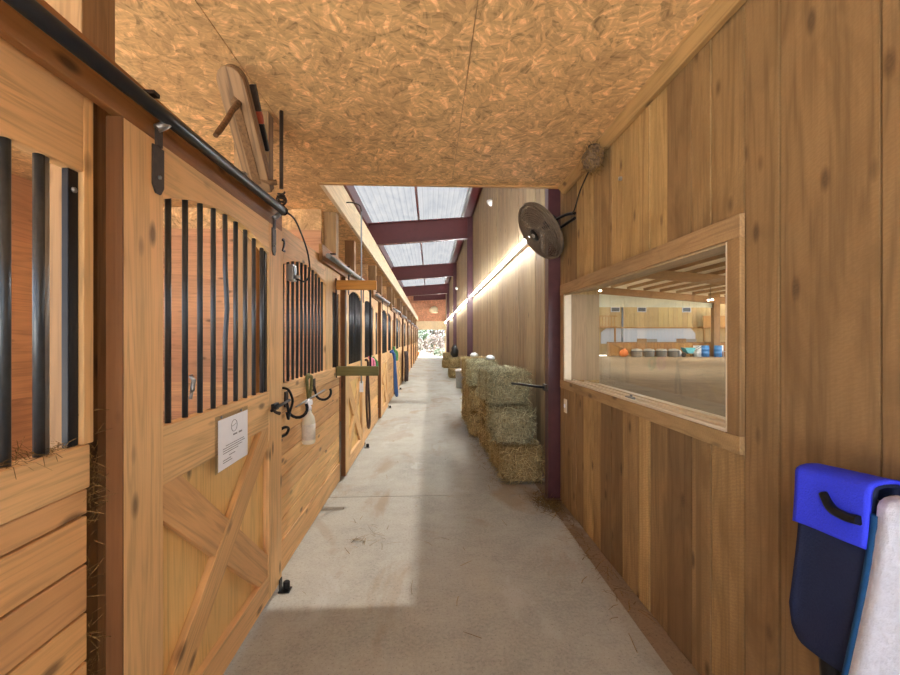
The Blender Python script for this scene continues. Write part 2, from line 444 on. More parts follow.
# header board above the stalls, open to the roof on the aisle side
m = MB().box(-.965, -.925, 3.66, YE, CZ-.005, 3.13)
o = m.build('header_board', M['header'], bevel=.004); struct(o); o['label'] = 'pale header board running above the row of stalls'
o = MB().box(-1.90, -1.86, 3.7, YE, CZ+.21, 4.95).build('wall_upper_left', M['osby']); struct(o)

# ------------------------------------------------------------------ right board wall with the arena window
wy0, wy1, wz0, wz1 = 1.615, 3.685, 1.123, 1.886
m = MB(); random.seed(11)
edges = [-1.3]
while edges[-1] < .7: edges.append(edges[-1]+random.uniform(.22,.3))
edges = [e for e in edges if e < .85] + [1.07, 1.395]
yy = 1.395
for w in (.16,.19,.13,.2,.17,.12,.21,.15,.18,.14,.2,.16,.15,.19,.14,.2): 
    yy += w
    if yy < 3.75: edges.append(yy)
edges.append(3.83)
for a, b in zip(edges[:-1], edges[1:]):
    j = random.uniform(0, .008)
    segs = [(0, CZ+.1)] if (b <= wy0 or a >= wy1) else [(0, wz0), (wz1, CZ+.1)]
    if len(segs) == 2 and (a < wy0 or b > wy1):
        if a < wy0: m.box(XW+j, XW+.035, a+.0015, wy0, wz0, wz1)
        else: m.box(XW+j, XW+.035, wy1, b-.0015, wz0, wz1)
    for z0, z1 in segs: m.box(XW+j, XW+.035, a+.004, b-.004, z0, z1)
# core of the wall behind the boards
for y0, y1, z0, z1 in ((-1.3, wy0, 0, 3.0), (wy1, 3.83, 0, 3.0), (wy0, wy1, 0, wz0-.035), (wy0, wy1, wz1+.06, 3.0)):
    m.box(XW+.036, 1.51, y0, y1, z0, z1)
struct(m.build('wall_right', M['rough']))['label'] = 'rough sawn vertical board wall beside the arena'

win = struct(bpy.data.objects.new('window_1', None)); COL.objects.link(win)
win.location = (XW, (wy0+wy1)/2, wz0); win['label'] = 'wide wooden framed viewing window into the riding arena'
yc = win.location.y
def wp(name, mb, mat, bevel=.003):
    return mb.build(name, mat, win, bevel, Matrix.Translation((-XW, -yc, -wz0)))
wp('window_casing', MB().box(XW-.022, XW, wy0-.07, wy1+.075, wz1, wz1+.09), M['roughy'])
wp('window_casing', MB().box(XW-.022, XW, wy0-.07, wy1+.075, wz0-.07, wz0), M['roughy'])
wp('window_casing', MB().box(XW-.022, XW, wy0-.07, wy0, wz0, wz1), M['rough'])
wp('window_casing', MB().box(XW-.022, XW, wy1, wy1+.07, wz0, wz1), M['rough'])
f = MB()
f.box(XW-.012, XW+.05, wy1-.022, wy1-.001, wz0, wz1)
f.box(XW-.012, XW+.05, wy0+.001, wy0+.022, wz0, wz1)
for k, (xa, zb) in enumerate(((XW-.016, .022), (XW+.06, .03), (XW+.165, .026))):
    f.box(xa, xa+.016, wy0+.02, wy1-.022, wz0-.03*(xa-XW)/.3, wz0+zb*.6-.03*(xa-XW)/.3)
f.prism([(XW-.016,wz0+.008),(1.505,wz0-.026),(1.505,wz0-.034),(XW-.016,wz0-.0005)], 'y', wy0+.02, wy1-.022)
wp('window_frame', f, M['framew'], .002)
f = MB().box(XW+.05, 1.505, wy1-.018, wy1-.002, wz0+.002, wz1).box(XW+.05, 1.505, wy0+.002, wy0+.018, wz0+.002, wz1).prism([(XW-.012,wz1-.001),(1.505,wz1+.058),(1.505,wz1+.048),(XW-.012,wz1-.012)], 'y', wy0+.02, wy1-.02)
wp('window_lining', f, M['lining'])
p = MB().box(1.385, 1.391, wy0+.02, wy1-.02, wz0-.008, wz1+.03)
wp('window_pane', p, M['glass'], 0)
wp('window_catch', MB().box(XW+.02, XW+.05, 2.5, 2.58, wz0+.002, wz0+.016).box(XW+.03, XW+.042, 2.52, 2.535, wz0+.016, wz0+.03), M['galv'])

# far right aisle wall, lower part boards up to the roof
m = MB(); y = 3.835; random.seed(5)
while y < YE:
    w = random.uniform(.15,.24); b = min(y+w, YE)
    j = random.uniform(0,.008)
    m.box(1.23+j, 1.26, y+.001, b-.001, 0, 5.02); y = b
m.box(1.262, 1.5, 3.84, YE, 0, 5.02)
struct(m.build('wall_far_right', M['farwall']))['label'] = 'tall weathered board wall along the far aisle'

# ------------------------------------------------------------------ stall partitions, back wall
for k in range(1, NB):
    y = B0+BAY*k-.09
    m = MB(); z = 0
    while z < 2.6:
        m.box(-3.38, -1.13, y-.02, y+.02, z+.002, min(z+.148, 2.62)); z += .15
    m.box(-3.38, -1.13, y-.012, y+.012, 0, 2.618)
    o = m.build('stall_partition', M['inner']); struct(o)
    o['label'] = 'reddish plank partition between stalls'
    m = MB().box(-3.38, -1.13, y-.012, y+.012, 2.622, CZ-.002); o = m.build('stall_partition_top', M['osbx']); struct(o)
m = MB()
def backwall(y0, y1, z0, z1): m.box(-3.44, -3.4, y0, y1, z0, z1)
backwall(-1.3, YE, 0, 1.0); backwall(-1.3, YE, 2.3, CZ+.1)
backwall(2.7, 4.9, 1.0, 2.3)  # gaps left between these pieces, out of view, let daylight into the stalls
for k in range(1, NB): 
    y = B0+BAY*k; backwall(y+1.9, y+BAY+.6, 1.0, 2.3)
struct(m.build('wall_left', M['innery']))

# ------------------------------------------------------------------ stall fronts
def arc_pts(y0, y1, z0, rise, n=16):
    return [(y0+(y1-y0)*i/n, z0+rise*math.sin(PI*i/n)**.8) for i in range(n+1)]
def rod_mb(y, z0, z1, x=-.02, r=.0105, bend=0):
    if bend: return MB().tube([(x, y, z0), (x, y+.002, z0+.3), (x+.004, y+bend, (z0+z1)/2), (x, y+.002, z1-.25), (x, y, z1)], r, 10)
    return MB().tube([(x, y, z0), (x, y, z1)], r, 10)
def build_front(label):
    t = thing('horse_stall', label, 'stall', (XF, B0+1.3, 0), group='stall fronts along the aisle')
    m = MB(); zs = [.0, .20, .335, .47, .605, .74, .875, 1.01, 1.085]
    for a, b in zip(zs[:-1], zs[1:]): m.box(-.03, -.002 if a else .004, 0, 1.885, a+.003, b-.003)
    m.build('plank_panel', M['plank'], t, .004)
    MB().box(-.034, -.0305, 0, 1.885, .01, 1.08).build('backing_sheet', M['post'], t)
    MB().box(-.045, -.034, 1.886, 1.965, 0, 2.22).build('jamb', M['jamb'], t, .003)
    MB().box(-.05, .006, 0, 1.885, 1.086, 1.205).build('sill_rail', M['rail'], t, .004)
    MB().box(-.04, .0, 0, .19, 1.206, 2.22).build('stile', M['stile'], t, .003)
    MB().box(-.04, .0, 1.3, 1.57, 1.206, 2.22).build('stile', M['stile'], t, .003)
    MB().box(-.039, .0, 1.87, 1.905, 1.206, 2.22).build('stile', M['stile'], t, .003)
    MB().prism([(.191,2.22)]+arc_pts(.191,1.299,1.98,.09)+[(1.299,2.22)], 'x', -.04, 0).build('arched_rail', M['rail'], t)
    MB().box(-.04, .0, 1.571, 1.869, 1.955, 2.22).build('top_rail', M['rail'], t, .003)
    for k in range(11):
        y = .24+.1*k; zt = 1.985+.09*max(0, math.sin(PI*(y-.19)/1.11))**.8
        rod_mb(y, 1.206, zt).build('bar', M['barsteel'], t)
    rod_mb(1.675, 1.206, 1.955, r=.012).build('bar', M['barsteel'], t)
    rod_mb(1.60, 1.206, 1.955, r=.012).build('bar', M['barsteel'], t)
    rod_mb(1.775, 1.206, 1.955, r=.010).build('bar', M['galv'], t)
    rod_mb(1.76, 1.206, 1.955, r=.012).build('bar', M['barsteel'], t)
    s = MB().box(-.03, -.012, 1.835, 1.868, 1.207, 1.954).build('edge_strap', M['black'], t, .002)
    MB().lathe([(.008,0),(.008,.004),(.004,.007)], 10, Matrix.Translation((-.012,1.852,1.90)) @ Matrix.Rotation(PI/2,4,'Y')).build('bolt', M['galv'], s)
    return t
front = build_front('plank stall front with spray bottle, hooks and switch box, beside the noticed door')
MB_num = bpy.data.curves.new('numcurve', 'FONT'); MB_num.body = '2'; MB_num.size = .12; MB_num.extrude = .004
tmp = bpy.data.objects.new('numtmp', MB_num)
COL.objects.link(tmp); bpy.context.view_layer.update()
dg = bpy.context.evaluated_depsgraph_get()
nme = bpy.data.meshes.new_from_object(tmp.evaluated_get(dg)); bpy.data.objects.remove(tmp)
nme.materials.clear(); nme.materials.append(M['black'])
ORD = ['first','second','third','fourth','fifth','sixth','seventh','eighth','ninth','tenth']
fronts = [front]
fl = {1: 'stall front hung with a brown leather strap and pink halter, beyond the wooden swing rack',
      2: 'stall front with a long blue lead rope hanging at its far end',
      3: 'stall front behind the dark hanging horse blanket'}
for k in range(1, NB):
    if k == NB-1: continue
    fronts.append(dup(front, (XF, B0+1.3+BAY*k, 0), fl.get(k, f'plank and bar stall front, {ORD[k]} along the row from the switch box')))
nearf = dup(front, (XF, B0+1.3-BAY, 0), 'plank stall front with dark bars before the first sliding door')
num = bpy.data.objects.new('stall_number', nme); COL.objects.link(num); num.parent = front
num.matrix_local = Matrix.Translation((.004, .155, 2.06)) @ Matrix.Rotation(PI/2,4,'Z') @ Matrix.Rotation(PI/2,4,'X')
num['label'] = 'black numeral two'

# ------------------------------------------------------------------ sliding stall doors
def clip(poly, rect):
    y0, y1, z0, z1 = rect
    for (ax, val, sgn) in ((0,y0,1),(0,y1,-1),(1,z0,1),(1,z1,-1)):
        out = []
        for i in range(len(poly)):
            a, b = poly[i-1], poly[i]
            ia, ib = (a[ax]-val)*sgn >= 0, (b[ax]-val)*sgn >= 0
            if ia != ib:
                t = (val-a[ax])/(b[ax]-a[ax]); out.append((a[0]+(b[0]-a[0])*t, a[1]+(b[1]-a[1])*t))
            if ib: out.append(b)
        poly = out
    return poly
def brace(t, p0, p1, w, rect, x0, x1):
    d = Vector((p1[0]-p0[0], p1[1]-p0[1])).normalized(); n = Vector((-d.y, d.x))*w/2; e = d*.4
    a, b = Vector(p0)-e, Vector(p1)+e
    poly = clip([tuple(a+n), tuple(a-n), tuple(b-n), tuple(b+n)], rect)
    c = ((p0[0]+p1[0])/2, (p0[1]+p1[1])/2); ang = math.atan2(d.x, d.y)   # tilt from vertical in the door's plane
    Mx = Matrix.Translation((0, c[0], c[1])) @ Matrix.Rotation(-ang, 4, 'X')
    inv = Mx.inverted()
    mb = MB().prism(poly, 'x', x0, x1)
    mb.v = [tuple(inv @ Vector(v)) for v in mb.v]
    return mb.build('brace', M['brace'], t, .002, Mx)
def build_door(label):
    t = thing('stall_door', label, 'door', (XD, B0, 0), group='sliding stall doors along the aisle')
    MB().box(-.045, 0, 0, .185, .03, 2.15).build('stile', M['stile'], t, .004)
    MB().box(-.045, 0, 1.12, 1.32, .03, 2.15).build('stile', M['stile'], t, .004)
    MB().prism([(.1855,2.15)]+arc_pts(.1855,1.1195,1.97,.085)+[(1.1195,2.15)], 'x', -.043, -.002).build('top_rail', M['rail'], t)
    MB().box(-.043, -.002, .1855, 1.1195, 1.0, 1.2).build('lock_rail', M['rail'], t, .003)
    MB().box(-.043, -.002, .1855, 1.1195, .03, .17).build('bottom_rail', M['rail'], t, .003)
    MB().box(-.044, -.034, .1855, 1.1195, .1705, .9995).build('door_panel', M['panelply'], t)
    R = (.1855,1.1195,.1705,.9995)
    brace(t, (.235,.95), (1.07,.22), .16, R, -.0338, -.008)
    brace(t, (1.07,.95), (.235,.22), .13, R, -.0338, -.003)
    for k in range(9):
        y = .245+.103*k; zt = 1.985+.08*math.sin(PI*(y-.185)/.935)**.8
        rod_mb(y, 1.201, zt, -.022, .0105, .012 if k == 4 else 0).build('bar', M['barsteel'], t)
    MB().box(-.03, -.012, 1.09, 1.119, 1.201, 1.99).build('edge_strap', M['black'], t, .002)
    e = MB().box(-.046, .0, -.006, -.0005, .03, 2.15).build('edge_strip', M['edge'], t); e['label'] = 'reddish brown edge strip'  # thin dark red-brown strip along the door's near edge
    for y in (.15, 1.18):
        h = MB().box(.0005, .007, y-.028, y+.028, 2.0, 2.13).prism([(y-.028,2.0),(y+.028,2.0),(y+.012,1.975),(y-.012,1.975)], 'x', .0005, .007)
        h.box(.0005, .012, y-.013, y+.013, 2.13, 2.19)
        hg = h.build('hanger', M['rust'], t, .001)
        MB().lathe([(.007,0),(.007,.005),(.003,.008)], 8, Matrix.Translation((.007,y,2.03)) @ Matrix.Rotation(PI/2,4,'Y')).build('bolt', M['galv'], hg)
        MB().tube([(.006,y-.012,2.185),(.02,y,2.2),(.03,y+.01,2.215)], .014, 10).build('trolley_wheel', M['galv'], hg)
    return t
door = build_door('sliding stall door with X brace and a white paper notice, nearest of the row')
door_guides = []
doors = [door]
dl = {1: 'second sliding stall door along the row, just past the wooden swing rack',
      2: 'third sliding stall door along the row, with bay of the blue lead rope'}
for k in range(1, NB):
    doors.append(dup(door, (XD, B0+BAY*k, 0), dl.get(k, f'sliding barred stall door, {ORD[k]} along the row from the one with the notice') if k < NB-1 else 'last sliding stall door of the row, next to the end opening'))
# latch with a handle on the first door
lt = MB().box(.001, .02, 1.14, 1.22, 1.085, 1.125).build('latch', M['black'], door, .004)
MB().tube([(.028,1.08,1.098),(.03,1.15,1.105),(.03,1.37,1.115)], .0085, 10).build('latch_bolt', M['black'], lt)
MB().tube([(.03,1.10,1.10),(.05,1.08,1.09),(.075,1.07,1.085)], [.009,.008,.01], 10).build('latch_handle', M['rust'], lt)
tk = MB().tube([(.0,.345,1.36),(.006,.355,1.34),(.0,.36,1.32),(.004,.35,1.30)], .008, 8).tube([(.0,.355,1.30),(.0,.345,1.27)], .006, 8).build('snap_clip', M['galv'], door); tk['label'] = 'small steel snap clipped on a bar'
# notice
pn = thing('paper_notice', 'white paper notice in a clear sleeve on the first sliding door', 'notice', (XD, 1.95, 1.04))
pm = Matrix.Identity(4)
def local(mb, mat, name, parent, bevel=0): return mb.build(name, mat, parent, bevel)
local(MB().box(.0015, .0022, -.15, .165, -.115, .128), M['sleeve'], 'plastic_sleeve', pn)
ps = local(MB().box(.0026, .0036, -.125, .162, -.112, .108), M['white'], 'paper_sheet', pn)
ring = MB().tube([(.004, .02+.028*math.cos(a), .06+.026*math.sin(a)) for a in [2*PI*i/24 for i in range(24)]], .0012, 6, True)
ring.tube([(.004,.0,.06),(.004,.04,.066)], .001, 6)
local(ring, M['ink'], 'emblem', ps)
ln = MB(); random.seed(3)
for i, (z, y0, y1, h) in enumerate(((.02,.01,.05,.007),(.02,.065,.10,.008),(-.015,-.06,.12,.003),(-.025,-.085,.13,.003),(-.035,-.085,.10,.003),(-.045,-.085,.06,.003),(-.062,-.03,.03,.003),(-.075,-.085,-.01,.003),(-.085,-.085,.0,.003))):
    ln.box(.0037, .0041, y0, y1, z-h/2, z+h/2)
local(ln, M['ink'], 'print_lines', ps)
pins = MB()
for y in (-.10, .09): pins.lathe([(.006,0),(.006,.004),(.002,.006)], 8, Matrix.Translation((.003,y,.118)) @ Matrix.Rotation(PI/2,4,'Y'))
local(pins, M['galv'], 'pin', pn)

# tracks above the doors
def build_track(label):
    t = thing('door_track', label, 'door track', (-.868, B0, 2.252), group='round tracks above the sliding doors')
    MB().tube([(0,-.9,-.05),(0,1.25,0)], .022, 16).build('pipe', M['blackpipe'], t)
    MB().box(-.08, -.05, -.9, 1.38, -.09, .055).build('backing_board', M['trackwood'], t, .004)
    for y in (-.6, .1, .75, 1.2): MB().box(-.05, .0, y-.015, y+.015, .018, .03).build('bracket', M['rust'], t)
    MB().lathe([(.026,0),(.026,.012),(.02,.018)], 16, Matrix.Translation((0,1.248,0)) @ Matrix.Rotation(-PI/2,4,'X')).build('end_cap', M['black'], t)
    return t
track = build_track('black round door track above the door with the white notice')
for k in range(1, NB):
    r = dup(track, (-.868, B0+BAY*k, 2.252), f'grey round door track above the {ORD[k]} sliding door of the row')
    for c in r.children:
        if c.name.startswith('pipe'):
            c.data = c.data if k > 1 else c.data.copy()
            if k == 1: c.data.materials[0] = M['greypipe']; grey = c.data
            c.data = grey
# roller guides on the floor at each door's far foot
g0 = thing('floor_guide', 'black iron roller guide on the floor at the foot of the noticed door', 'door guide', (-.872, B0+1.26, 0), group='roller guides at the feet of the doors')
MB().box(-.02,.045,-.03,.03,0,.006).box(-.018,-.012,-.02,.02,.006,.07).build('bracket', M['black'], g0)
MB().lathe([(.016,0),(.02,.005),(.02,.04),(.016,.045)], 14, Matrix.Translation((.02,0,.01))).build('roller', M['black'], g0)
for k in range(1, 5): dup(g0, (-.872, B0+1.26+BAY*k, 0), f'black iron roller guide at the foot of the {ORD[k]} sliding door')

# wooden posts carrying the header
for k in range(0, NB):
    for dy, w in ((.035, 'behind the near edge of'), (1.34, 'behind the far edge of')):
        y = B0+BAY*k+dy
        o = MB().box(-.065, .065, -.065, .065, 0, CZ-.006).build('stall_post', M['post'], None, .004)
        o.location = (-1.06 if dy < 1 else -1.10, y, 0)
        tag(o, f'brown square wooden post {w} the {ORD[k]} sliding door' if k else f'brown square wooden post {w} the door with the notice', 'post', 'wooden posts between stalls and ceiling')

# ------------------------------------------------------------------ items on the second stall front
def U(r, w, n=14, x=0):
    return [(x+.0+r*math.sin(a)*1.0, 0, -r*math.cos(a)) for a in [(-.2+1.4*i/n)*PI/1.0 for i in range(n+1)]]
def horseshoe(y, z, label):
    t = thing('horseshoe_hook', label, 'hook', (XF+.008, y, z), group='horseshoe hooks holding the rod')
    pts = [(.01+.105*math.sin(PI*i/12*1.0)*1.0, 0, .055-.085*(1-math.cos(PI*i/12*.85))*.75) for i in range(13)]
    pts = [(.0,0,.03)]
    for i in range(11):
        a = -PI/2 + PI*1.15*i/10 + .0
        pts.append((.075+.062*math.sin(a), 0, -.02-.062*math.cos(a)*1.0))
    MB().tube(pts, .010, 8).build('horseshoe', M['black'], t)
    MB().box(-.004, .006, -.03, .03, -.01, .09).build('mount_plate', M['rust'], t, .002)
    return t
horseshoe(2.80, 1.06, 'black horseshoe hook near the first door latch')
horseshoe(3.46, 1.08, 'black horseshoe hook at the far end of the rod')
o = MB().tube([(-.865,2.76,1.055),(-.865,3.50,1.075)], .006, 8).build('hanging_rod', M['galv']); tag(o, 'thin steel rod lying across the two horseshoe hooks', 'rod')
b = thing('spray_bottle', 'white plastic spray bottle hanging from the rod by its trigger', 'bottle', (-.862, 3.03, .752))
MB().lathe([(.0,.0),(.042,.0),(.046,.012),(.046,.15),(.04,.185),(.022,.215),(.018,.235)], 20).build('bottle_body', M['plastic'], b)
MB().lathe([(.02,.236),(.02,.262),(.014,.266)], 16).build('collar', M['white'], b)
h = MB().prism([(-.03,.266),(.055,.266),(.06,.285),(.05,.305),(-.02,.315),(-.05,.30)], 'x', -.014, .014).build('spray_head', M['white'], b, .004)
MB().tube([(0,.03,.268),(0,.038,.24),(0,.03,.215)], .006, 8).build('trigger', M['white'], h)
lb = MB().lathe([(.0465,.03),(.0465,.14)], 20).build('bottle_label', M['blabel'], b)
t = thing('switch_box', 'galvanised switch box with a dark cable on the second stall front', 'switch box', (XF+.001, 2.86, 1.88))
MB().box(0, .045, -.04, .04, 0, .11).build('box', M['galv'], t, .004)
MB().box(.0455, .049, -.03, .03, .012, .098).build('cover_plate', M['black'], t)
MB().lathe([(.012,0),(.012,.02),(.008,.026)], 12, Matrix.Translation((.05,.0,.03)) @ Matrix.Rotation(PI/2,4,'Y')).build('dial', M['galv'], t)
pts = []
for (x, y, z) in ((-.9,2.87,1.9),(-.87,2.95,1.89),(-.86,3.02,1.93),(-.86,3.05,2.0),(-.86,3.0,2.1),(-.87,2.9,2.2),(-.875,2.75,2.27),(-.9,2.62,2.29),(-.92,2.58,2.36)): pts.append(Vector((x,y,z)))
def smooth(pts, n=6):
    pts = [Vector(p) for p in pts]; out = []
    for i in range(len(pts)-1):
        p0, p1, p2, p3 = pts[max(i-1,0)], pts[i], pts[i+1], pts[min(i+2,len(pts)-1)]
        for k in range(n):
            u = k/n
            out.append(.5*((2*p1)+(p2-p0)*u+(2*p0-5*p1+4*p2-p3)*u*u+(-p0+3*p1-3*p2+p3)*u**3))
    return out+[pts[-1]]
o = MB().tube(smooth(pts), .006, 8).build('switch_cable', M['rubber']); tag(o, 'black cable looping from the switch box to the door track end', 'cable')
o = MB().tube(smooth([(-.945,2.74,1.18),(-.91,2.74,1.17),(-.895,2.76,1.13),(-.9,2.80,1.08),(-.91,2.78,1.02),(-.9,2.72,.985),(-.905,2.70,1.03)]), .008, 8).build('iron_hook', M['black']); tag(o, 'black curled iron hook on the sill beside the first door latch', 'hook')
o = MB().tube(smooth([(-.945,2.67,.92),(-.91,2.68,.94),(-.9,2.72,.925),(-.91,2.71,.89),(-.93,2.66,.885)]), .009, 8).box(-.95,-.93,2.64,2.70,.85,.862).build('coat_hook', M['black']); tag(o, 'small black coat hook below the horseshoe hook', 'hook')
o = MB().tube(smooth([(-.95,3.28,1.18),(-.925,3.33,1.2),(-.93,3.32,1.08),(-.925,3.26,.98),(-.92,3.22,.92),(-.915,3.25,.88),(-.92,3.29,.92),(-.925,3.24,1.05),(-.93,3.22,1.2),(-.93,3.28,1.22)]), .011, 8).build('rope_halter', M['greenwood']); tag(o, 'olive green rope halter hanging behind the spray bottle', 'halter')

# ------------------------------------------------------------------ wooden swing rack past the second stall front
r = thing('swing_rack', 'wooden swing rack of two arms and thin rods projecting into the aisle', 'rack', (-.938, 4.28, 1.6))
MB().box(.0, .40, -.02, .02, .385, .48).build('upper_arm', M['yellow'], r, .004)
MB().box(.0, .42, -.025, .025, -.48, -.385).build('lower_arm', M['greenwood'], r, .006)
MB().tube([(.335,0,-.39),(.335,0,.39)], .010, 8).build('rod', M['black'], r)
MB().tube([(.09,0,-.39),(.09,0,.39)], .008, 8).build('rod', M['greypipe'], r)
MB().tube([(-.01,0,-.5),(-.01,0,.5)], .014, 8).build('hinge_pin', M['rust'], r)
p = thing('hook_pole', 'long thin grey pole with a hook hanging from the header board', 'pole', (-.70, 4.62, 1.04))
p.location = (-.76, 4.70, 1.0)
MB().tube([(0,0,0),(.0,0,1.9)], .009, 8).build('shaft', M['greypipe'], p)
MB().tube(smooth([(0,0,1.9),(-.02,0,1.97),(-.1,0,2.0),(-.165,0,2.0)]), .008, 8).build('hook', M['rust'], p)
MB().box(-.02,.02,-.004,.004,-.1,.02).build('paper_tag', M['white'], p)

# halters, ropes and a blanket hanging further down the row
def hang(name, pts, r, mat, label, cat):
    o = MB().tube(smooth(pts, 5), r, 8).build(name, mat); return tag(o, label, cat)
hang('leather_strap', [(-.948,6.05,1.18),(-.89,6.08,1.15),(-.9,6.02,.8),(-.89,5.98,.45),(-.88,6.05,.22),(-.87,6.12,.3),(-.88,6.1,.7),(-.9,6.1,1.1)], .017, M['rope_dark'], 'brown leather strap looped from the sill of the second bay', 'strap')
hang('pink_halter', [(-.946,6.5,1.2),(-.87,6.56,1.15),(-.86,6.5,1.0),(-.88,6.42,1.05),(-.9,6.45,1.2)], .022, M['pink'], 'pink nylon halter hanging on the stall front past the swing rack', 'halter')
hang('green_halter', [(-.946,6.75,1.2),(-.86,6.82,1.12),(-.85,6.75,.98),(-.87,6.68,1.05),(-.9,6.72,1.2)], .022, M['greenn'], 'green nylon halter hanging beside the pink one', 'halter')
hang('lead_rope', [(-.946,9.9,1.18),(-.84,10.0,1.1),(-.83,9.95,.6),(-.82,10.1,.2),(-.80,10.25,.12),(-.82,10.2,.5),(-.85,10.1,1.0),(-.9,10.05,1.22)], .030, M['rope_blue'], 'blue lead rope hanging nearly to the floor', 'rope')
hang('green_halter', [(-.946,10.6,1.18),(-.84,10.68,1.15),(-.83,10.6,.95),(-.86,10.5,1.1),(-.9,10.55,1.28)], .03, M['greenn'], 'green halter hanging beyond the blue lead rope', 'halter')
m = MB(); n = 12
vs = []; fs = []
for i in range(n+1):
    for j in range(7):
        u, w = i/n, j/6
        vs.append((-.80-.05*math.sin(u*9)+.05*w*(1-w), 13.75+.6*u, 1.05-.98*w+.02*math.sin(7*u)))
fs = [(i*7+j, (i+1)*7+j, (i+1)*7+j+1, i*7+j+1) for i in range(n) for j in range(6)]
m.add(vs, fs, True); o = m.build('horse_blanket', M['plaid']); sm = o.modifiers.new('s','SOLIDIFY'); sm.thickness = .03
tag(o, 'dark horse blanket hanging on the stall row', 'blanket')

# ------------------------------------------------------------------ round-ended board with branch pegs, rod and tool above the first track
t = thing('peg_board', 'weathered round-ended plank with two branch pegs above the first door track', 'rack', (-.955, 2.43, 2.335))
ax = Vector((0, -.36, .42)).normalized(); rot = Vector((0,0,1)).rotation_difference(ax).to_matrix().to_4x4()
poly = [(-.065,0),(.065,0),(.065,.53)] + [(.065*math.cos(a), .53+.075*math.sin(a)) for a in [PI*i/12 for i in range(1,12)]] + [(-.065,.53)]
for (d0, d1, s, nm) in ((-.03, -.001, 1, 'front_plank'), (.001, .035, 1.0, 'rear_plank')):
    mb = MB().prism([(a*s, b) for a, b in poly], 'y', d0, d1); mb.build(nm, M['oldwood'], t, .006, rot)
MB().prism([(-.02,.05),(.02,.05),(.02,.46),(0,.48),(-.02,.46)], 'y', -.034, -.0305).build('worn_slot', M['bark'], t, 0, rot)
MB().tube(smooth([(.015,-.29,.35),(.012,-.37,.26),(.022,-.45,.17),(.03,-.53,.085),(.03,-.57,.04)]), [.015]*6+[.013]*15+[.011]*4, 10).build('branch_peg', M['bark'], t)
MB().tube(smooth([(-.04,-.07,.06),(.02,-.06,.045),(.07,-.05,.03),(.10,-.04,.035)]), .015, 10).build('branch_peg', M['bark'], t)
o = MB().box(-1.0, -.95, 2.52, 2.60, 2.45, CZ-.003).build('mount_block', M['oldwood'], None, .004); tag(o, 'pale wooden block fixed to the ceiling behind the pegged plank', 'wood block')
t = thing('ceiling_rod', 'rusty steel rod with a coiled spring hanging from the ceiling corner', 'rod', (-.875, 2.52, 2.38))
MB().tube([(0,0,.0),(0,0,CZ-2.383)], .011, 10).build('rod', M['rust'], t)
coil = [(.018*math.cos(a), .018*math.sin(a), -.02-.011*a/PI) for a in [PI*i/6 for i in range(60)]]
MB().tube(coil, .006, 6).build('spring', M['rust'], t)
MB().tube([(.028*math.cos(a), .0, -.07+.028*math.sin(a)) for a in [2*PI*i/16 for i in range(16)]], .006, 6, True).build('ring', M['rust'], t)
t = thing('hand_tool', 'hand tool with red and black grip hanging behind the pegged plank', 'tool', (-.90, 2.34, 2.49))
MB().bar((0,-.16,.30),(0,-.09,.20), .03, .022).build('blade', M['rust'], t, .003)
MB().bar((0,-.09,.20),(0,-.06,.15), .034, .026).build('red_grip', M['redgrip'], t, .004)
MB().bar((0,-.06,.15),(0,.02,.04), .034, .028).build('black_grip', M['black'], t, .006)

# ------------------------------------------------------------------ steel frames and skylight roof over the aisle
FY = [12.05, 19.4, 26.8]
def beam(name, x0, x1, y, zb0, zb1, zt0, zt1, label):
    m = MB(); 
    m.prism([(x0,zb0),(x1,zb1),(x1,zt1),(x0,zt0)], 'y', y-.008, y+.008)
    m.prism([(x0,zb0),(x1,zb1),(x1,zb1+.015),(x0,zb0+.015)], 'y', y-.09, y+.09)
    m.prism([(x0,zt0-.015),(x1,zt1-.015),(x1,zt1),(x0,zt0)], 'y', y-.09, y+.09)
    o = m.build(name, M['red']); struct(o); o['label'] = label; return o
for k, y in enumerate(FY):
    beam('roof_beam', -1.855, 1.2, y, 4.12, 4.36, 4.74, 4.97, ['oxblood steel roof beam nearest the strand board ceiling','middle oxblood steel roof beam over the aisle','far oxblood steel roof beam over the aisle'][k])
for k, y in enumerate([3.90]+FY):
    x0, x1 = 1.095, 1.222
    if k == 0:
        m = MB().box(x0, x1, y-.055, y+.055, 0, 4.9)
        m.box(x0-.03, x1, y-.09, y+.09, 0, .012)
    else:
        m = MB().box(1.07, 1.222, y-.08, y-.068, 0, 4.95).box(1.07, 1.222, y+.068, y+.08, 0, 4.95).box(1.14, 1.15, y-.068, y+.068, 0, 4.95)
    o = m.build('steel_column', M['redcol'], None, .004 if k == 0 else 0); struct(o)
    o['label'] = ['dark oxblood steel column at the end of the near wall, carrying the fan','dark steel column under the nearest roof beam','dark steel column under the middle roof beam','dark steel column under the far roof beam'][k]
def zr(x): return 4.975 + (x+1.85)/3.05*.25
panels = [3.7]+FY+[YE]
for a, b in zip(panels[:-1], panels[1:]):
    for (xa, xb) in ((-1.86, -.33), (-.33, 1.0)):
        n = 60; vs = []; fs = []
        for i in range(n+1):
            x = xa+(xb-xa)*i/n; z = zr(x)+.012*(1 if (i % 6) in (1,2) else 0)
            vs += [(x, a, z), (x, b, z)]
        fs = [(2*i, 2*i+2, 2*i+3, 2*i+1) for i in range(n)]
        o = MB().add(vs, fs).build('skylight_sheet', M['sky']); struct(o); o['label'] = 'translucent corrugated roof sheet over the aisle'
m = MB().prism([(1.0,zr(1.0)),(1.55,zr(1.55)),(1.55,zr(1.55)+.03),(1.0,zr(1.0)+.03)], 'y', 3.7, YE); struct(m.build('roof_edge', M['red']))
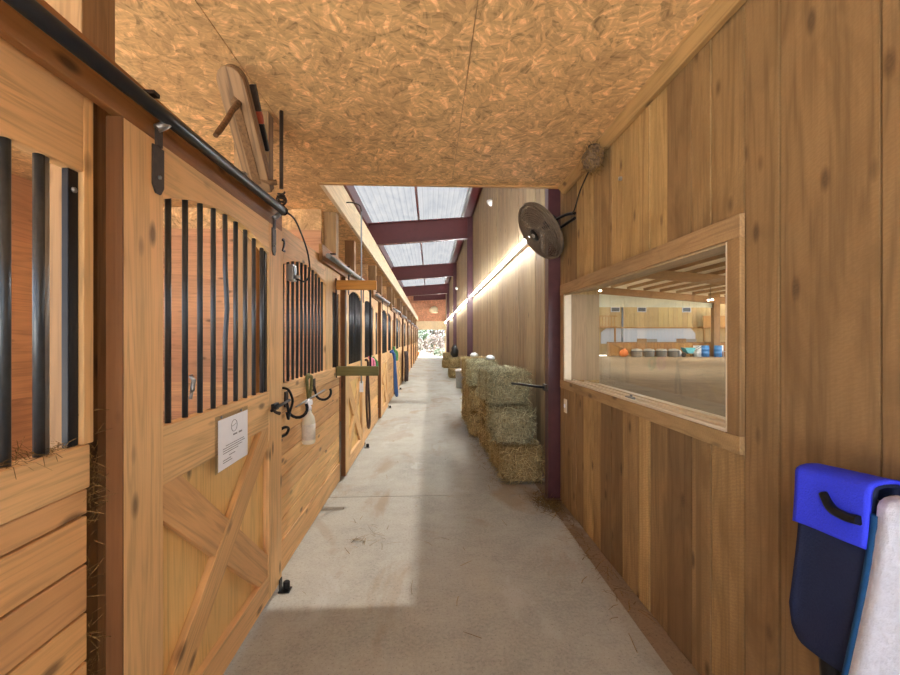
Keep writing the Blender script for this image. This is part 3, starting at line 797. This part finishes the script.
for (x, w, lab) in ((-1.80, .12, 'eave'), (-.33, .05, 'middle'), (.97, .06, 'wall')):
    m = MB().box(x-w/2, x+w/2, 3.7, YE, zr(x)-.02-(.30 if lab == 'eave' else .14), zr(x)-.004)
    o = m.build('roof_purlin', M['red'] if lab != 'wall' else M['galv']); struct(o); o['label'] = f'{lab} purlin under the roof sheets'

# end wall
m = MB().box(-3.5, 1.5, YE, YE+.05, 2.83, 5.3); struct(m.build('wall_end', M['osbred']))
m = MB().box(-3.5, 1.5, YE-.06, YE-.005, 2.16, 2.829); struct(m.build('end_lintel', M['header']))
beam('end_beam', -1.3, 1.35, YE-.1, 4.42, 4.56, 5.0, 5.2, 'oxblood steel beam at the end wall')
struct(MB().box(-3.5, -1.5, YE, YE+.05, 0, 2.829).build('wall_end_left', M['header']))
struct(MB().box(1.16, 1.5, YE-.05, YE, 0, 2.15).build('end_jamb', M['header']))

# ------------------------------------------------------------------ wall lights along the aisle
lx = 1.184
t0 = None; i = 0
spans = [(4.75,11.9),(12.25,19.2),(19.6,26.6),(27.0,32.6)]
for si, (a, b) in enumerate(spans):
    n = 3 if si < 3 else 2; L = (b-a)/n
    for k in range(n):
        y = a+L*k
        lab = [['bright tube light on the board wall, the one just behind the fan','tube light second from the fan on the board wall','tube light third from the fan, ending at the nearest roof beam column'],
               None][0][k] if si == 0 else f'tube light, number {k+1} past the {["nearest","middle","far"][si-1]} aisle column'
        if t0 is None:
            t0 = thing('tube_light', lab, 'light', (lx, y, 2.70), group='tube lights in a row along the far wall')
            MB().box(.0, .05, .02, L-.02, -.03, .03).build('housing', M['white'], t0, .004)
            MB().tube([(-.02, .04, -.005),(-.02, L-.04, -.005)], .016, 12).build('tube', M['led'], t0)
            L0 = L
        else:
            r = dup(t0, (lx, y, 2.70), lab); r.scale = (1, L/L0, 1)
t = None
for k, (y, z) in enumerate(((8.4,4.22),(12.9,4.15),(18.9,3.75))):
    lab = ['small white flood light on the upper wall before the nearest beam','small white flood light past the nearest beam','small white flood light by the middle column'][k]
    if k == 0:
        t = thing('flood_light', lab, 'light', (1.216, y, z), group='flood lights on the upper wall')
        MB().bar((.02,0,.08),(-.06,0,.02), .03, .02).build('bracket', M['galv'], t)
        MB().lathe([(.03,0),(.05,.06),(.06,.16),(.055,.165)], 14, Matrix.Translation((-.05,0,.03)) @ Matrix.Rotation(PI*.68,4,'X') @ Matrix.Rotation(.3,4,'Y')).build('lamp_head', M['barrelw'], t)
    else: dup(t, (1.216, y, z), lab)

# ------------------------------------------------------------------ fan on the column
nrm = Vector((-.81,-.17,-.56)).normalized()
t = thing('wall_fan', 'round dark caged fan mounted on the oxblood column', 'fan', (.99, 3.74, 2.46))
q = Vector((0,0,1)).rotation_difference(nrm).to_matrix().to_4x4()
R = .27
cage = MB()
for s in (-1, 1):
    for r_ in (R, R*.93, R*.86, R*.79, R*.72, R*.65, R*.58, R*.51, R*.44, R*.37, R*.3):
        zz = s*(.02+.055*(1-(r_/R)**2))
        cage.tube([(r_*math.cos(a), r_*math.sin(a), zz) for a in [2*PI*i/40 for i in range(40)]], .0035 if r_ < R else .007, 5, True)
    for i in range(40):
        a = 2*PI*i/40
        cage.tube([(.06*math.cos(a+s*.3), .06*math.sin(a+s*.3), s*.073),(R*.6*math.cos(a+.1*s), R*.6*math.sin(a+.1*s), s*.055),(R*math.cos(a), R*math.sin(a), s*.02)], .0024, 4)
cage.tube([(R*math.cos(a), R*math.sin(a), 0) for a in [2*PI*i/40 for i in range(40)]], .014, 8, True)
cage.build('cage', M['fan'], t, 0, q)
for k in range(3):
    vs = []; fs = []
    for i in range(7):
        for j in range(5):
            rr = .05+.19*i/6; an = 2*PI*k/3 + (j/4-.5)*(1.5-.2*i/6); vs.append((rr*math.cos(an), rr*math.sin(an), (j/4-.5)*.06))
    fs = [(i*5+j, (i+1)*5+j, (i+1)*5+j+1, i*5+j+1) for i in range(6) for j in range(4)]
    o = MB().add(vs, fs, True).build('blade', M['fan'], t, 0, q); o.modifiers.new('s','SOLIDIFY').thickness = .004
MB().lathe([(.0,.076),(.05,.074),(.06,.066),(.06,.05)], 16).build('hub', M['black'], t, 0, q)
MB().lathe([(.022,.078),(.022,.082),(.01,.084)], 12).build('badge', M['galv'], t, 0, q)
MB().lathe([(.06,-.18),(.075,-.17),(.075,-.08),(.06,-.07)], 16).build('motor', M['black'], t, 0, q)
MB().tube(smooth([(.07,.02,.06),(.13,-.08,.09),(.17,-.22,.09),(.205,-.33,.07)]), .013, 8).tube(smooth([(.06,.02,.03),(.13,-.1,.0),(.18,-.24,.02),(.205,-.33,.03)]), .013, 8).build('bracket', M['black'], t)
o = MB().tube(smooth([(1.17,3.42,2.53),(1.175,3.36,2.55),(1.18,3.25,2.66),(1.185,3.05,2.76),(1.182,2.98,2.79)]), .006, 6).build('fan_cable', M['rubber']); tag(o, 'dark cord running from the fan up the board wall', 'cord')
# bird nest in the corner
m = MB(); vs = []; fs = []; n = 20; rr = 12
for i in range(rr+1):
    for k in range(n):
        th = PI*i/rr; ph = 2*PI*k/n; d = .085*(1+.3*noise.noise(Vector((math.sin(th)*math.cos(ph)*3, math.sin(th)*math.sin(ph)*3, math.cos(th)*3))))
        vs.append((d*math.sin(th)*math.cos(ph)*.75, d*math.sin(th)*math.sin(ph)*1.2, d*math.cos(th)*.85))
fs = [(i*n+k, i*n+(k+1) % n, (i+1)*n+(k+1) % n, (i+1)*n+k) for i in range(rr) for k in range(n)]
nest = thing('bird_nest', 'mud and straw bird nest in the corner under the ceiling', 'nest', (1.11, 2.82, 2.725))
MB().add(vs, fs, True).build('nest_mud', M['mud'], nest)
random.seed(2)
o = MB().strands([((v[0], v[1], v[2]), Vector(v).normalized()) for v in random.choices(vs, k=160)], (.03,.09), .004).build('nest_straw', M['haydark'], nest); o['kind'] = 'stuff'
MB().lathe([(.04,.0),(.04,.008),(.01,.02)], 10, Matrix.Translation((0,-.02,.07))).build('nest_hollow', M['black'], nest)
o = MB().lathe([(.0,0),(.014,.0),(.012,.016),(.0,.02)], 10, Matrix.Translation((XW-.001,2.58,2.50)) @ Matrix.Rotation(-PI/2,4,'Y')).build('wall_button', M['galv']); tag(o, 'small round metal button on the board wall below the nest', 'button')
t = thing('wall_switch', 'small pale switch plate on the board wall below the window', 'switch', (XW, 3.66, .90))
MB().box(-.008, 0, -.035, .035, -.06, .06).build('plate', M['framew'], t, .002)
MB().box(-.016, -.008, -.008, .008, -.015, .015).build('toggle', M['white'], t)
t = thing('column_bar', 'dark bar projecting from the column over the hay stack', 'bar', (1.09, 3.90, 1.035))
MB().tube([(0,-.02,0),(-.08,.08,.0),(-.17,.26,.0),(-.24,.42,-.005)], .012, 8).build('rod', M['black'], t)
MB().box(-.02,.0,-.05,.05,-.03,.03).build('mount_plate', M['rust'], t)

# ------------------------------------------------------------------ hay bales
def bale_mesh(w, l, h, seed, nst, mat, strand_w=.005):
    random.seed(seed); m = MB()
    nx, ny, nz = 10, 18, 9
    def disp(p):
        p = Vector(p); k = noise.noise(p*7+Vector((seed*3.1,0,0)))*.022 + noise.noise(p*19+Vector((0,seed*2.7,0)))*.010
        c = Vector((0,0,h/2)); d = p-c
        # rounded corners and strings biting in
        for q, lim in ((0,w/2),(1,l/2),(2,h/2)):
            pass
        n_ = Vector((d.x/(w/2), d.y/(l/2), d.z/(h/2)))
        ex = (abs(n_.x)**6+abs(n_.y)**6+abs(n_.z)**6)**(1/6)
        d = d/ex*1.0
        pin = sum(math.exp(-((d.y-yy)/.03)**2) for yy in (-l*.2, l*.2))*.014
        dn = d.normalized()
        return c + d + dn*(k-pin)
    def face(o, u, v, nu, nv):
        vs = []; fs = []
        for i in range(nu+1):
            for j in range(nv+1):
                vs.append(disp(Vector(o)+Vector(u)*i/nu+Vector(v)*j/nv))
        fs = [(i*(nv+1)+j, (i+1)*(nv+1)+j, (i+1)*(nv+1)+j+1, i*(nv+1)+j+1) for i in range(nu) for j in range(nv)]
        m.add(vs, fs, True); return vs
    X, Y, Z = w/2, l/2, h
    P = []
    for o_, u, v, nu, nv, nn in (((-X,-Y,0),(w,0,0),(0,0,h),nx,nz,(0,-1,0)), ((-X,Y,0),(w,0,0),(0,0,h),nx,nz,(0,1,0)), ((-X,-Y,0),(0,l,0),(0,0,h),ny,nz,(-1,0,0)), ((X,-Y,0),(0,l,0),(0,0,h),ny,nz,(1,0,0)), ((-X,-Y,h),(w,0,0),(0,l,0),nx,ny,(0,0,1)), ((-X,-Y,0),(w,0,0),(0,l,0),nx,ny,(0,0,-1))):
        vs = face(o_, u, v, nu, nv)
        if nn[0] < 1 and nn[2] > -1 and nn[1] < 1: P += [(p, nn) for p in vs]
    zmin = min(v[2] for v in m.v); m.v = [(a, b, max(c, 0.001)) for a, b, c in m.v]
    # weld the six faces
    import bmesh
    s = MB().strands([random.choice(P) for _ in range(nst)], (.05,.15), strand_w, .3, .8)
    s.v = [(max(-X-.035, min(X+.02, a)), max(-Y-.03, min(Y+.01, b)), max(.004, min(h+.025, c))) for a, b, c in s.v]
    return m, s
def weld(o):
    import bmesh
    bm = bmesh.new(); bm.from_mesh(o.data); bmesh.ops.remove_doubles(bm, verts=bm.verts, dist=.0008)
    bmesh.ops.recalc_face_normals(bm, faces=bm.faces); bm.to_mesh(o.data); bm.free()
protos = []
def new_bale(loc, rz, label, dims, seed, nst, mat, sw=.006):
    t = thing('hay_bale', label, 'hay bale', loc, rz, 'hay bales along the aisle wall')
    m, s = bale_mesh(*dims, seed, nst, M[mat], sw)
    weld(m.build('bale_body', M[mat], t))
    o = s.build('loose_straw', M['straw' if mat == 'hay' else 'straw_green'], t); o['kind'] = 'stuff'
    w, l, h = dims
    for yy in (-l*.2, l*.2):
        pts = []
        for a, b in ((-w/2-.004,.02),(-w/2-.004,h-.02),(-w/2+.03,h+.002),(w/2-.03,h+.002),(w/2+.004,h-.02),(w/2+.004,.02)): pts.append((a, yy, b))
        MB().tube(pts, .003, 5).build('twine', M['haydark'], t)
    return t
D = (.44, .84, .375)
b1 = new_bale((.95, 4.68, .0), .05, 'lowest brown hay bale of the front stack beside the column', D, 1, 1500, 'hay')
b2 = new_bale((.905, 4.76, .385), -.06, 'middle hay bale of the front stack beside the column', D, 2, 1700, 'hayg')
b3 = new_bale((.84, 4.92, .77), .10, 'topmost greenish hay bale of the front stack beside the column', D, 3, 1700, 'hayg')
b4 = new_bale((.93, 5.66, .0), .04, 'bottom hay bale directly behind the front stack', D, 4, 900, 'hay')
dup(b4, (.90, 5.70, .385), 'upper hay bale directly behind the front stack', -.05)
b5 = new_bale((.83, 6.66, .0), -.03, 'bottom hay bale of the tall middle stack', D, 5, 700, 'hay')
dup(b5, (.81, 6.64, .385), 'second hay bale of the tall middle stack', .05)
dup(b3, (.82, 6.68, .77), 'top hay bale of the tall middle stack', -.06)
dup(b4, (.83, 7.62, .0), 'bottom hay bale of the stack nearest the metal bin', .03)
dup(b5, (.82, 7.60, .385), 'second hay bale of the stack nearest the metal bin', -.04)
dup(b4, (.84, 7.63, .77), 'top hay bale of the stack nearest the metal bin', .08)
dup(b5, (.94, 16.0, .0), 'bottom hay bale under the black bag beyond the bin', .04)
dup(b4, (.92, 16.0, .385), 'upper hay bale under the black bag beyond the bin', -.05)
dup(b5, (.86, 21.2, .0), 'bottom hay bale of the farthest stack by the end opening', .1)
dup(b4, (.88, 21.2, .385), 'top hay bale of the farthest stack by the end opening', .02)
# loose straw
random.seed(9)
sd = []
for _ in range(700): sd.append(((random.gauss(1.08,.07), random.gauss(3.78,.14), .004), (0,0,1)))
for _ in range(260): sd.append(((random.uniform(.55,.78), random.uniform(4.2,8.2), .004), (0,0,1)))
for _ in range(90): sd.append(((random.gauss(1.1,.05), random.uniform(2.2,3.7), .004), (0,0,1)))
for _ in range(45): sd.append(((random.uniform(-.8,1.0), random.uniform(1.6,6.5), .003), (0,0,1)))
for _ in range(26): sd.append(((random.gauss(-.45,.08), random.gauss(3.2,.12), .003), (0,0,1)))
o = MB().strands([(p, n) for p, n in sd if p[0] < 1.17], (.04,.12), .004, 0, .93).build('loose_hay', M['haydark']); o['kind'] = 'stuff'; tag(o, 'loose straw scattered on the concrete by the column and bales', 'straw')
sd = []
for _ in range(300): sd.append(((random.uniform(-.985,-.96), random.uniform(1.215,1.265), random.choice((random.uniform(.2,1.2), random.gauss(1.1,.08), random.gauss(.45,.12)))), (1,-.4,0)))
for _ in range(130): sd.append(((random.uniform(-.975,-.955), random.uniform(.85,1.17), random.gauss(1.208,.004)), (.4,0,1)))
o = MB().strands(sd, (.015,.06), .0022, .2, .6).build('caught_hay', M['haydark']); o['kind'] = 'stuff'; tag(o, 'wisps of hay caught in the crack beside the first door', 'straw')

# bin, bags
WNEST = None
t = thing('metal_bin', 'galvanised bin with pale lid standing past the hay stacks', 'bin', (.93, 12.6, 0))
MB().lathe([(.14,.0),(.15,.02),(.165,.50),(.17,.51)], 24).build('body', M['galv'], t)
MB().lathe([(.18,.511),(.18,.54),(.12,.57),(.0,.58)], 24).build('lid', M['barrelw'], t)
def lump(name, loc, r, mat, label, cat, seed):
    vs = []; n = 16; q = 10
    for i in range(q+1):
        for k in range(n):
            th = PI*i/q; ph = 2*PI*k/n; d = Vector((math.sin(th)*math.cos(ph), math.sin(th)*math.sin(ph), math.cos(th)))
            s = 1+.35*noise.noise(d*2.3+Vector((seed,0,0)))
            vs.append((d.x*r[0]*s, d.y*r[1]*s, max(-r[2]*.75, d.z*r[2]*s)+r[2]*.76))
    fs = [(i*n+k, i*n+(k+1) % n, (i+1)*n+(k+1) % n, (i+1)*n+k) for i in range(q) for k in range(n)]
    o = MB().add(vs, fs, True).build(name, mat); o.location = loc; return tag(o, label, cat)
lump('paper_nest', (.30,YE-.15,3.45), (.36,.12,.30), M['header'], 'pale papery nest stuck high on the end wall', 'nest', 11)
lump('crumpled_bag', (.80,7.6,1.155), (.07,.10,.045), M['barrelw'], 'crumpled white plastic bag on top of the stack nearest the bin', 'bag', 1)
lump('crumpled_bag', (.95,6.6,1.155), (.07,.09,.04), M['barrelw'], 'crumpled white plastic bag on the tall middle hay stack', 'bag', 5)
t = thing('black_bag', 'black bag with a handle on the far hay bales', 'bag', (.93, 15.9, .775))
o = lump('x', (0,0,0), (.14,.16,.24), M['rubber'], 'x', 'x', 3); o.name = 'bag_body'; o.parent = t
for key in ('label','category'): del o[key]
MB().tube(smooth([(-.06,0,.36),(-.05,0,.46),(.05,0,.46),(.06,0,.36)]), .012, 8).build('handle', M['rubber'], t)

# ------------------------------------------------------------------ saddle pads on the wall bar at the right edge
t = thing('pad_bar', 'black wall bar the pads hang over', 'rack', (1.10, .9, 1.088))
MB().tube([(0,-.5,0),(0,.285,0)], .014, 10).build('rail', M['black'], t)
for y in (-.42, .262): MB().tube([(0,y,0),(.10,y,.0)], .012, 10).build('arm', M['black'], t)
def drape(name, parent, y0, y1, za, zb, xh, zt, mat, off=0.0, zmin=None, round_=.12, flare=0, nz=14, thick=.014):
    # cloth folded over a bar: section is front drop, crest, rear drop
    sec = []
    for i in range(nz+1):
        z = za+(zt-za)*i/nz
        sec.append((-xh-off-flare*(1-i/nz)**1.3, z))
    for i in range(1, 8):
        a = PI*i/8; sec.append((-(xh+off)*math.cos(a), zt+(.012+.3*off)*math.sin(a)))
    for i in range(nz+1): sec.append((xh+off, zt-(zt-zb)*i/nz))
    ny = 16; vs = []
    for k in range(ny+1):
        u = k/ny; y = y0+(y1-y0)*u
        for (x, z) in sec:
            low = za + (round_*(1-math.sqrt(max(0, 1-max(0, (u-.7)/.3)**2))) if u > .7 else 0)
            zz = z
            if z < zt: zz = zt-(zt-z)*((zt-low)/(zt-za))
            vs.append((x+.004*math.sin(u*5+z*4)*(1 if z < zt else .2), y, zz + .1*(y1-y)))
    m_ = len(sec); fs = [(k*m_+i, (k+1)*m_+i, (k+1)*m_+i+1, k*m_+i+1) for k in range(ny) for i in range(m_-1)]
    o = MB().add(vs, fs, True).build(name, mat, parent); s = o.modifiers.new('s','SOLIDIFY'); s.thickness = thick; s.offset = 0
    return o
pd = thing('saddle_pad', 'navy saddle pad with royal blue top band hanging on the wall bar', 'saddle pad', (1.10, .0, 0), group='saddle pads on the wall bar')
drape('pad_cloth', pd, .958, 1.155, .655, .72, .030, 1.115, M['navy'], .0, round_=.09, flare=.045)
drape('top_band', pd, .953, 1.160, .975, .98, .030, 1.118, M['royal'], .016, round_=0, thick=.010, flare=.010)
MB().tube(smooth([(-.052,1.07,1.085),(-.062,1.04,1.06),(-.066,1.0,1.055),(-.066,.965,1.06)]), .012, 8).build('strap', M['black'], pd)
MB().tube(smooth([(-.05,1.06,.70),(-.05,1.05,.60),(-.05,1.02,.54),(-.05,.97,.56)]), .022, 8).build('girth_strap', M['black'], pd)
pf = thing('saddle_pad', 'white fleece saddle pad with blue binding at the wall bar', 'saddle pad', (1.10, 0, 0), group='saddle pads on the wall bar')
drape('pad_cloth', pf, .45, .94, .42, .55, .03, 1.10, M['fleece'], .004, round_=.06, flare=.14, thick=.03)
sec = [(-.040-.135*(1-i/14)**1.3, .945, .46+.62*i/14) for i in range(15)]
MB().tube(sec, .014, 8).build('binding', M['bind'], pf)

# ------------------------------------------------------------------ riding arena seen through the window
def az(x): return 6.80-.075*x
m = MB()
x = 1.55
while x < 26:
    m.prism([(x,az(x)+.02),(x+1.4,az(x+1.4)+.02),(x+1.4,az(x+1.4)+.05),(x,az(x)+.05)], 'y', -12, 34.9); x += 1.4  # roof lengthened past the gable to shade the arena floor
struct(m.build('arena_roof', M['roofwhite']))
x = 2.4; k = 0
while x < 26:
    o = MB().box(x-.06, x+.06, -12, 33.1, az(x)-.2, az(x)+.015).build('arena_purlin', M['trussy']); struct(o); x += 1.35
for y in (-9, -.6, 7.8, 16.2, 24.6, 33.0):
    m = MB().prism([(1.55,az(1.55)-.75),(26,az(26)-.75),(26,az(26)-.2),(1.55,az(1.55)-.2)], 'y', y-.12, y+.12)
    struct(m.build('arena_rafter', M['trusswood']))
m = MB(); x = 1.55
while x < 23.2: m.box(x+.01, x+.29, 33.12, 33.16, 3.98, az(x)-.2); x += .3
struct(m.build('arena_gable_sheet', plain('pale_green_sheet', srgb(196,204,190), .5)))
struct(MB().box(22.95, 23.45, 32.9, 33.3, 0, 5.0).build('arena_column', M['trusswood']))
struct(MB().box(1.262+.25, 1.55, 3.84, 33, -.1, 6.4).build('wall_arena', M['trusswood']))
for k, (x, y) in enumerate(((10.5, 19.5), (19.95, 29.0), (18.6, 17.0), (11.85, 29.0), (11.85, 5.0), (18.6, 5.0))):
    z = az(x)-1.08
    t = thing('high_bay_lamp', ['bright round lamp under the near arena roof beam','round lamp under the far arena roof beam','round arena lamp over the middle right','round arena lamp over the back left','round arena lamp near the window','round arena lamp far to the side'][k], 'lamp', (x, y, z), group='lamps under the arena roof')
    MB().tube([(0,0,.1),(0,0,.9)], .02, 8).build('stem', M['rust'], t)
    MB().lathe([(.07,.14),(.10,.10),(.24,.0),(.25,-.01)], 20).build('reflector', M['galv'], t)
    MB().lathe([(.0,-.02),(.17,-.015),(.17,-.005)], 20).build('lens', M['lamp'], t)

# building beyond the arena
YB = 36.5
bl = thing('arena_building', 'two storey building with yellow siding above a white ground floor beyond the arena', 'building', (20, YB, 0))
def bp(name, mb, mat, parent=bl):
    return mb.build(name, mat, parent, 0, Matrix.Translation((-20,-YB,0)) if parent is bl else None)
m = MB(); x = 12
while x < 31: m.box(x+.01, x+.43, YB, YB+.2, 2.45, 9.5); x += .44  # siding carried up out of view to shade the arena's far edge
bp('siding', m, M['cream'])
bp('lower_wall', MB().box(12, 31, YB+.02, YB+.2, 0, 2.44), M['cream'])
bp('white_panel', MB().prism([(15.1,1.0),(23.7,1.0),(23.7,1.9),(23.3,2.36),(15.6,2.36),(15.1,2.0)], 'y', YB-.03, YB+.015), M['whitewall'])
bp('ledge', MB().box(12, 31, YB-.12, YB, 2.37, 2.46), M['fencew'])
for x in (18.4, 23.4-.9+.0, 16.0):
    w = bp('window', MB().box(x, x+.8, YB-.05, YB-.002, 3.8, 4.25), M['whitewall'])
    MB().box(x+.06, x+.74, YB-.06, YB-.051, 3.86, 4.19).build('window_pane', M['winpane'], w)
for x in (18.35, 21.95):
    w = bp('hatch', MB().box(x, x+.9, YB-.05, YB-.031, .9, 1.45), M['post'])
    w2 = bp('hatch_shutter', MB().box(x+.92, x+1.85, YB-.05, YB-.031, .9, 1.42), M['greytank'])
bp('downpipe', MB().box(16.95, 17.1, YB-.1, YB-.035, 0, 5.5), M['winpane'])
for k, x in enumerate((13.0, 23.9)):
    t = thing('balcony', ['wooden balcony at the left part of the arena building','wooden balcony at the right part of the arena building, behind the arena column'][k], 'balcony', (x, YB-.8, 2.4))
    w = 2.2
    MB().box(0, w+1, 0, .66, 0, .12).build('deck', M['fencew'], t)
    MB().box(0, w+1, 0, .06, .95, 1.05).build('rail', M['fencew'], t)
    if k == 0:
        for i in range(12): MB().box(.1+i*.26, .15+i*.26, .01, .05, .12, .95).build('baluster', M['fencew'], t)
    else: MB().box(.02, w+1, .01, .05, .12, .95).build('board_front', M['fencew'], t)
    for xx in (.1, w+.8): MB().box(xx, xx+.12, .02, .14, -2.4, 0).build('leg', M['fencew'], t)
w = bp('balcony_door', MB().box(13.6, 14.6, YB-.05, YB-.002, 2.6, 4.6), M['whitewall'])
MB().box(13.75, 14.45, YB-.06, YB-.051, 2.9, 4.4).build('window_pane', M['winpane'], w)
# fence at the far edge of the arena
YF = 33.6
t = thing('board_fence', 'orange board fence along the far side of the arena', 'fence', (14.4, YF, 0))
m = MB(); x = 0
random.seed(4)
while x < 15: m.box(x+.01, x+.29, .0, .03, 0.02, 1.12+random.uniform(-.01,.01)); x += .3
m.build('fence_boards', M['fencew'], t)
MB().box(0, 15, -.05, .0, 1.08, 1.18).build('top_rail', M['post'], t)
MB().bar((.4,-.02,1.05),(2.4,-.02,.1), .04, .12, (0,1,0)).build('brace', M['post'], t)
for x in (0, 3.2, 8.2, 12): MB().box(x, x+.12, -.06, 0, 0, 1.2).build('post', M['post'], t)
def barrel(x, y, mat, label):
    t = thing('barrel', label, 'barrel', (x, y, -.015), group='barrels by the arena fence')
    MB().lathe([(.27,0),(.29,.03),(.29,.28),(.305,.3),(.29,.32),(.29,.58),(.305,.6),(.29,.62),(.28,.88)], 20).build('drum', mat, t)
    MB().lathe([(.285,.881),(.285,.91),(.25,.91)], 20).build('lid', mat, t)
barrel(21.6, 33.0, M['barrelw'], 'white barrel left of the blue barrels'); barrel(22.2, 32.9, M['barrel'], 'blue barrel beside the white barrel'); barrel(23.05, 32.6, M['barrel'], 'blue barrel in front of the arena column')
def trough(x, y, label):
    t = thing('grey_tub', label, 'tub', (x, y, -.015), group='grey tubs by the arena fence')
    MB().lathe([(.34,0),(.40,.05),(.42,.42),(.45,.44),(.45,.48),(.36,.62),(.1,.66)], 20).build('body', M['greytank'], t)
    MB().lathe([(.455,.44),(.46,.46),(.455,.48)], 20).build('rim', M['winpane'], t)
for k, x in enumerate((16.6, 17.55, 18.5, 19.45)): trough(x, 33.0-.1*k, ['leftmost grey tub by the fence','second grey tub from the left by the fence','third grey tub from the left by the fence','rightmost grey tub, nearest the barrels'][k])
o = lump('orange_heap', (15.6,33.1,0), (.35,.2,.35), M['orange'], 'orange heap left of the grey tubs', 'heap', 8)
t = thing('teal_cart', 'teal wheelbarrow with dark handles before the fence', 'wheelbarrow', (20.4, 32.3, -.015))
MB().prism([(-.45,.75),(.45,.75),(.2,.3),(-.15,.3)], 'y', -.3, .3).build('tray', M['teal'], t)
MB().lathe([(.16,-.04),(.2,-.02),(.2,.02),(.16,.04)], 16, Matrix.Translation((-.35,0,.2)) @ Matrix.Rotation(PI/2,4,'X')).build('wheel', M['rubber'], t)
for s in (-.2, .2): MB().tube([(-.35,s*.4,.2),(.2,s,.4),(1.1,s,.9)], .025, 8).build('handle', M['rubber'], t)
for s in (-.2, .2): MB().tube([(.25,s,.4),(.35,s,0)], .02, 6).build('leg', M['rubber'], t)
def pchair(x, y, rz, label):
    t = thing('plastic_chair', label, 'chair', (x, y, -.015), rz, 'white chairs by the arena fence')
    MB().box(-.24,.24,-.22,.22,.42,.45).build('seat', M['barrelw'], t, .01)
    MB().prism([(-.24,.45),(.24,.45),(.2,.92),(-.2,.92)], 'y', .2, .23).build('backrest', M['barrelw'], t)
    for a in (-.22,.22):
        for b_ in (-.2,.2): MB().box(a-.02,a+.02,b_-.02,b_+.02,0,.42).build('leg', M['barrelw'], t)
pchair(23.9, 33.0, .5, 'white plastic chair just right of the last blue barrel')
pchair(24.8, 33.1, -.4, 'white plastic chair farthest right by the fence')
o = lump('white_sack', (20.2,33.25,0), (.25,.2,.3), M['barrelw'], 'white sack between the tubs and the wheelbarrow', 'sack', 4)

# ------------------------------------------------------------------ garden beyond the end opening
def shrub(loc, r, mat, n, label, seed, size=.12, name='garden_shrub'):
    random.seed(seed); t = thing(name, label, 'shrub', loc)
    m = MB()
    for _ in range(n):
        d = Vector((random.gauss(0,1), random.gauss(0,1), random.gauss(0,1))).normalized()*random.uniform(.55,1)**.5
        p = Vector((d.x*r[0], d.y*r[1], r[2]+d.z*r[2]*.95)); a = Vector((random.gauss(0,1), random.gauss(0,1), random.gauss(0,1))).normalized()
        b = a.orthogonal().normalized(); s = size*random.uniform(.6,1.2)
        m.add([p-a*s, p+b*s*.4, p+a*s, p-b*s*.4], [(0,1,2,3)])
    o = m.build('foliage', mat, t); o['kind'] = 'stuff'
    MB().tube([(0,0,0),(.03,.02,r[2])], .05, 8).build('stem', M['bark'], t)
shrub((-1.5, 41.2, -.11), (1.0,.7,.9), M['leafp'], 900, 'pale feathery shrub low in the middle of the end opening', 1, .1)
shrub((.4, 39, -.11), (1.0,.7,1.0), M['leafp'], 1000, 'pale blossoming shrub right in the end opening', 2, .1)
shrub((-1.6, 44, -.11), (1.6,1.2,1.6), M['leafg'], 1600, 'tall green shrub at the back of the end opening', 3, .14)
shrub((.9, 37.2, -.11), (.6,.5,.35), M['leafg'], 500, 'low green shrub by the right jamb of the end opening', 4, .08)
shrub((3.0, 46, -.11), (3,1.5,2.2), M['leafp'], 1600, 'large pale tree behind the blossoming shrub', 6, .2)
shrub((-1.5, 52, -.11), (7,2,3.2), M['leafg'], 5000, 'broad green hedge at the very back of the end opening', 7, .26)
t = thing('clay_pot', 'orange clay pot on the ground by the end opening', 'pot', (-1.15, 36.4, -.11))
MB().lathe([(.16,0),(.18,.02),(.27,.4),(.30,.4),(.30,.46),(.25,.46)], 18).build('pot', M['orange'], t)

# ------------------------------------------------------------------ light
w = bpy.data.worlds.new('World'); SC.world = w; w.use_nodes = True
nt = w.node_tree; bg = nt.nodes['Background']
sk = nt.nodes.new('ShaderNodeTexSky'); sk.sky_type = 'HOSEK_WILKIE'; sk.turbidity = 6; sk.ground_albedo = .35
sk.sun_direction = Vector((.2, .47, 1)).normalized()
mx = nt.nodes.new('ShaderNodeMix'); mx.data_type = 'RGBA'; mx.inputs[0].default_value = .8
mx.inputs[7].default_value = (.88, .97, 1.12, 1)
nt.links.new(sk.outputs[0], mx.inputs[6]); nt.links.new(mx.outputs[2], bg.inputs[0]); bg.inputs[1].default_value = 1.15
sl = bpy.data.lights.new('sun', 'SUN'); sl.energy = 26; sl.angle = math.radians(1.2); sl.color = (1, .97, .93)
so = bpy.data.objects.new('sun', sl); COL.objects.link(so)
so.rotation_euler = Vector((-.2, -.47, -1)).to_track_quat('-Z', 'Y').to_euler(); so.location = (2, 8, 12)

# ------------------------------------------------------------------ camera
cam = bpy.data.cameras.new('camera'); co = bpy.data.objects.new('camera', cam); COL.objects.link(co)
cam.sensor_width = 36; cam.lens = 420/900*36; cam.clip_start = .02; cam.clip_end = 300
cam.shift_y = -.5/900*-1
co.location = (0, 0, 1.5); co.rotation_euler = (PI/2, 0, -math.atan(20/420))
SC.camera = co
vs_ = SC.view_settings; vs_.view_transform = 'Standard'; vs_.look = 'None'; vs_.gamma = 1; vs_.exposure = 1.74; vs_.use_curve_mapping = False
SC.cycles.max_bounces = 10; SC.cycles.diffuse_bounces = 7; SC.cycles.transparent_max_bounces = 12
SC.cycles.use_denoising = True; SC.cycles.sample_clamp_indirect = 6
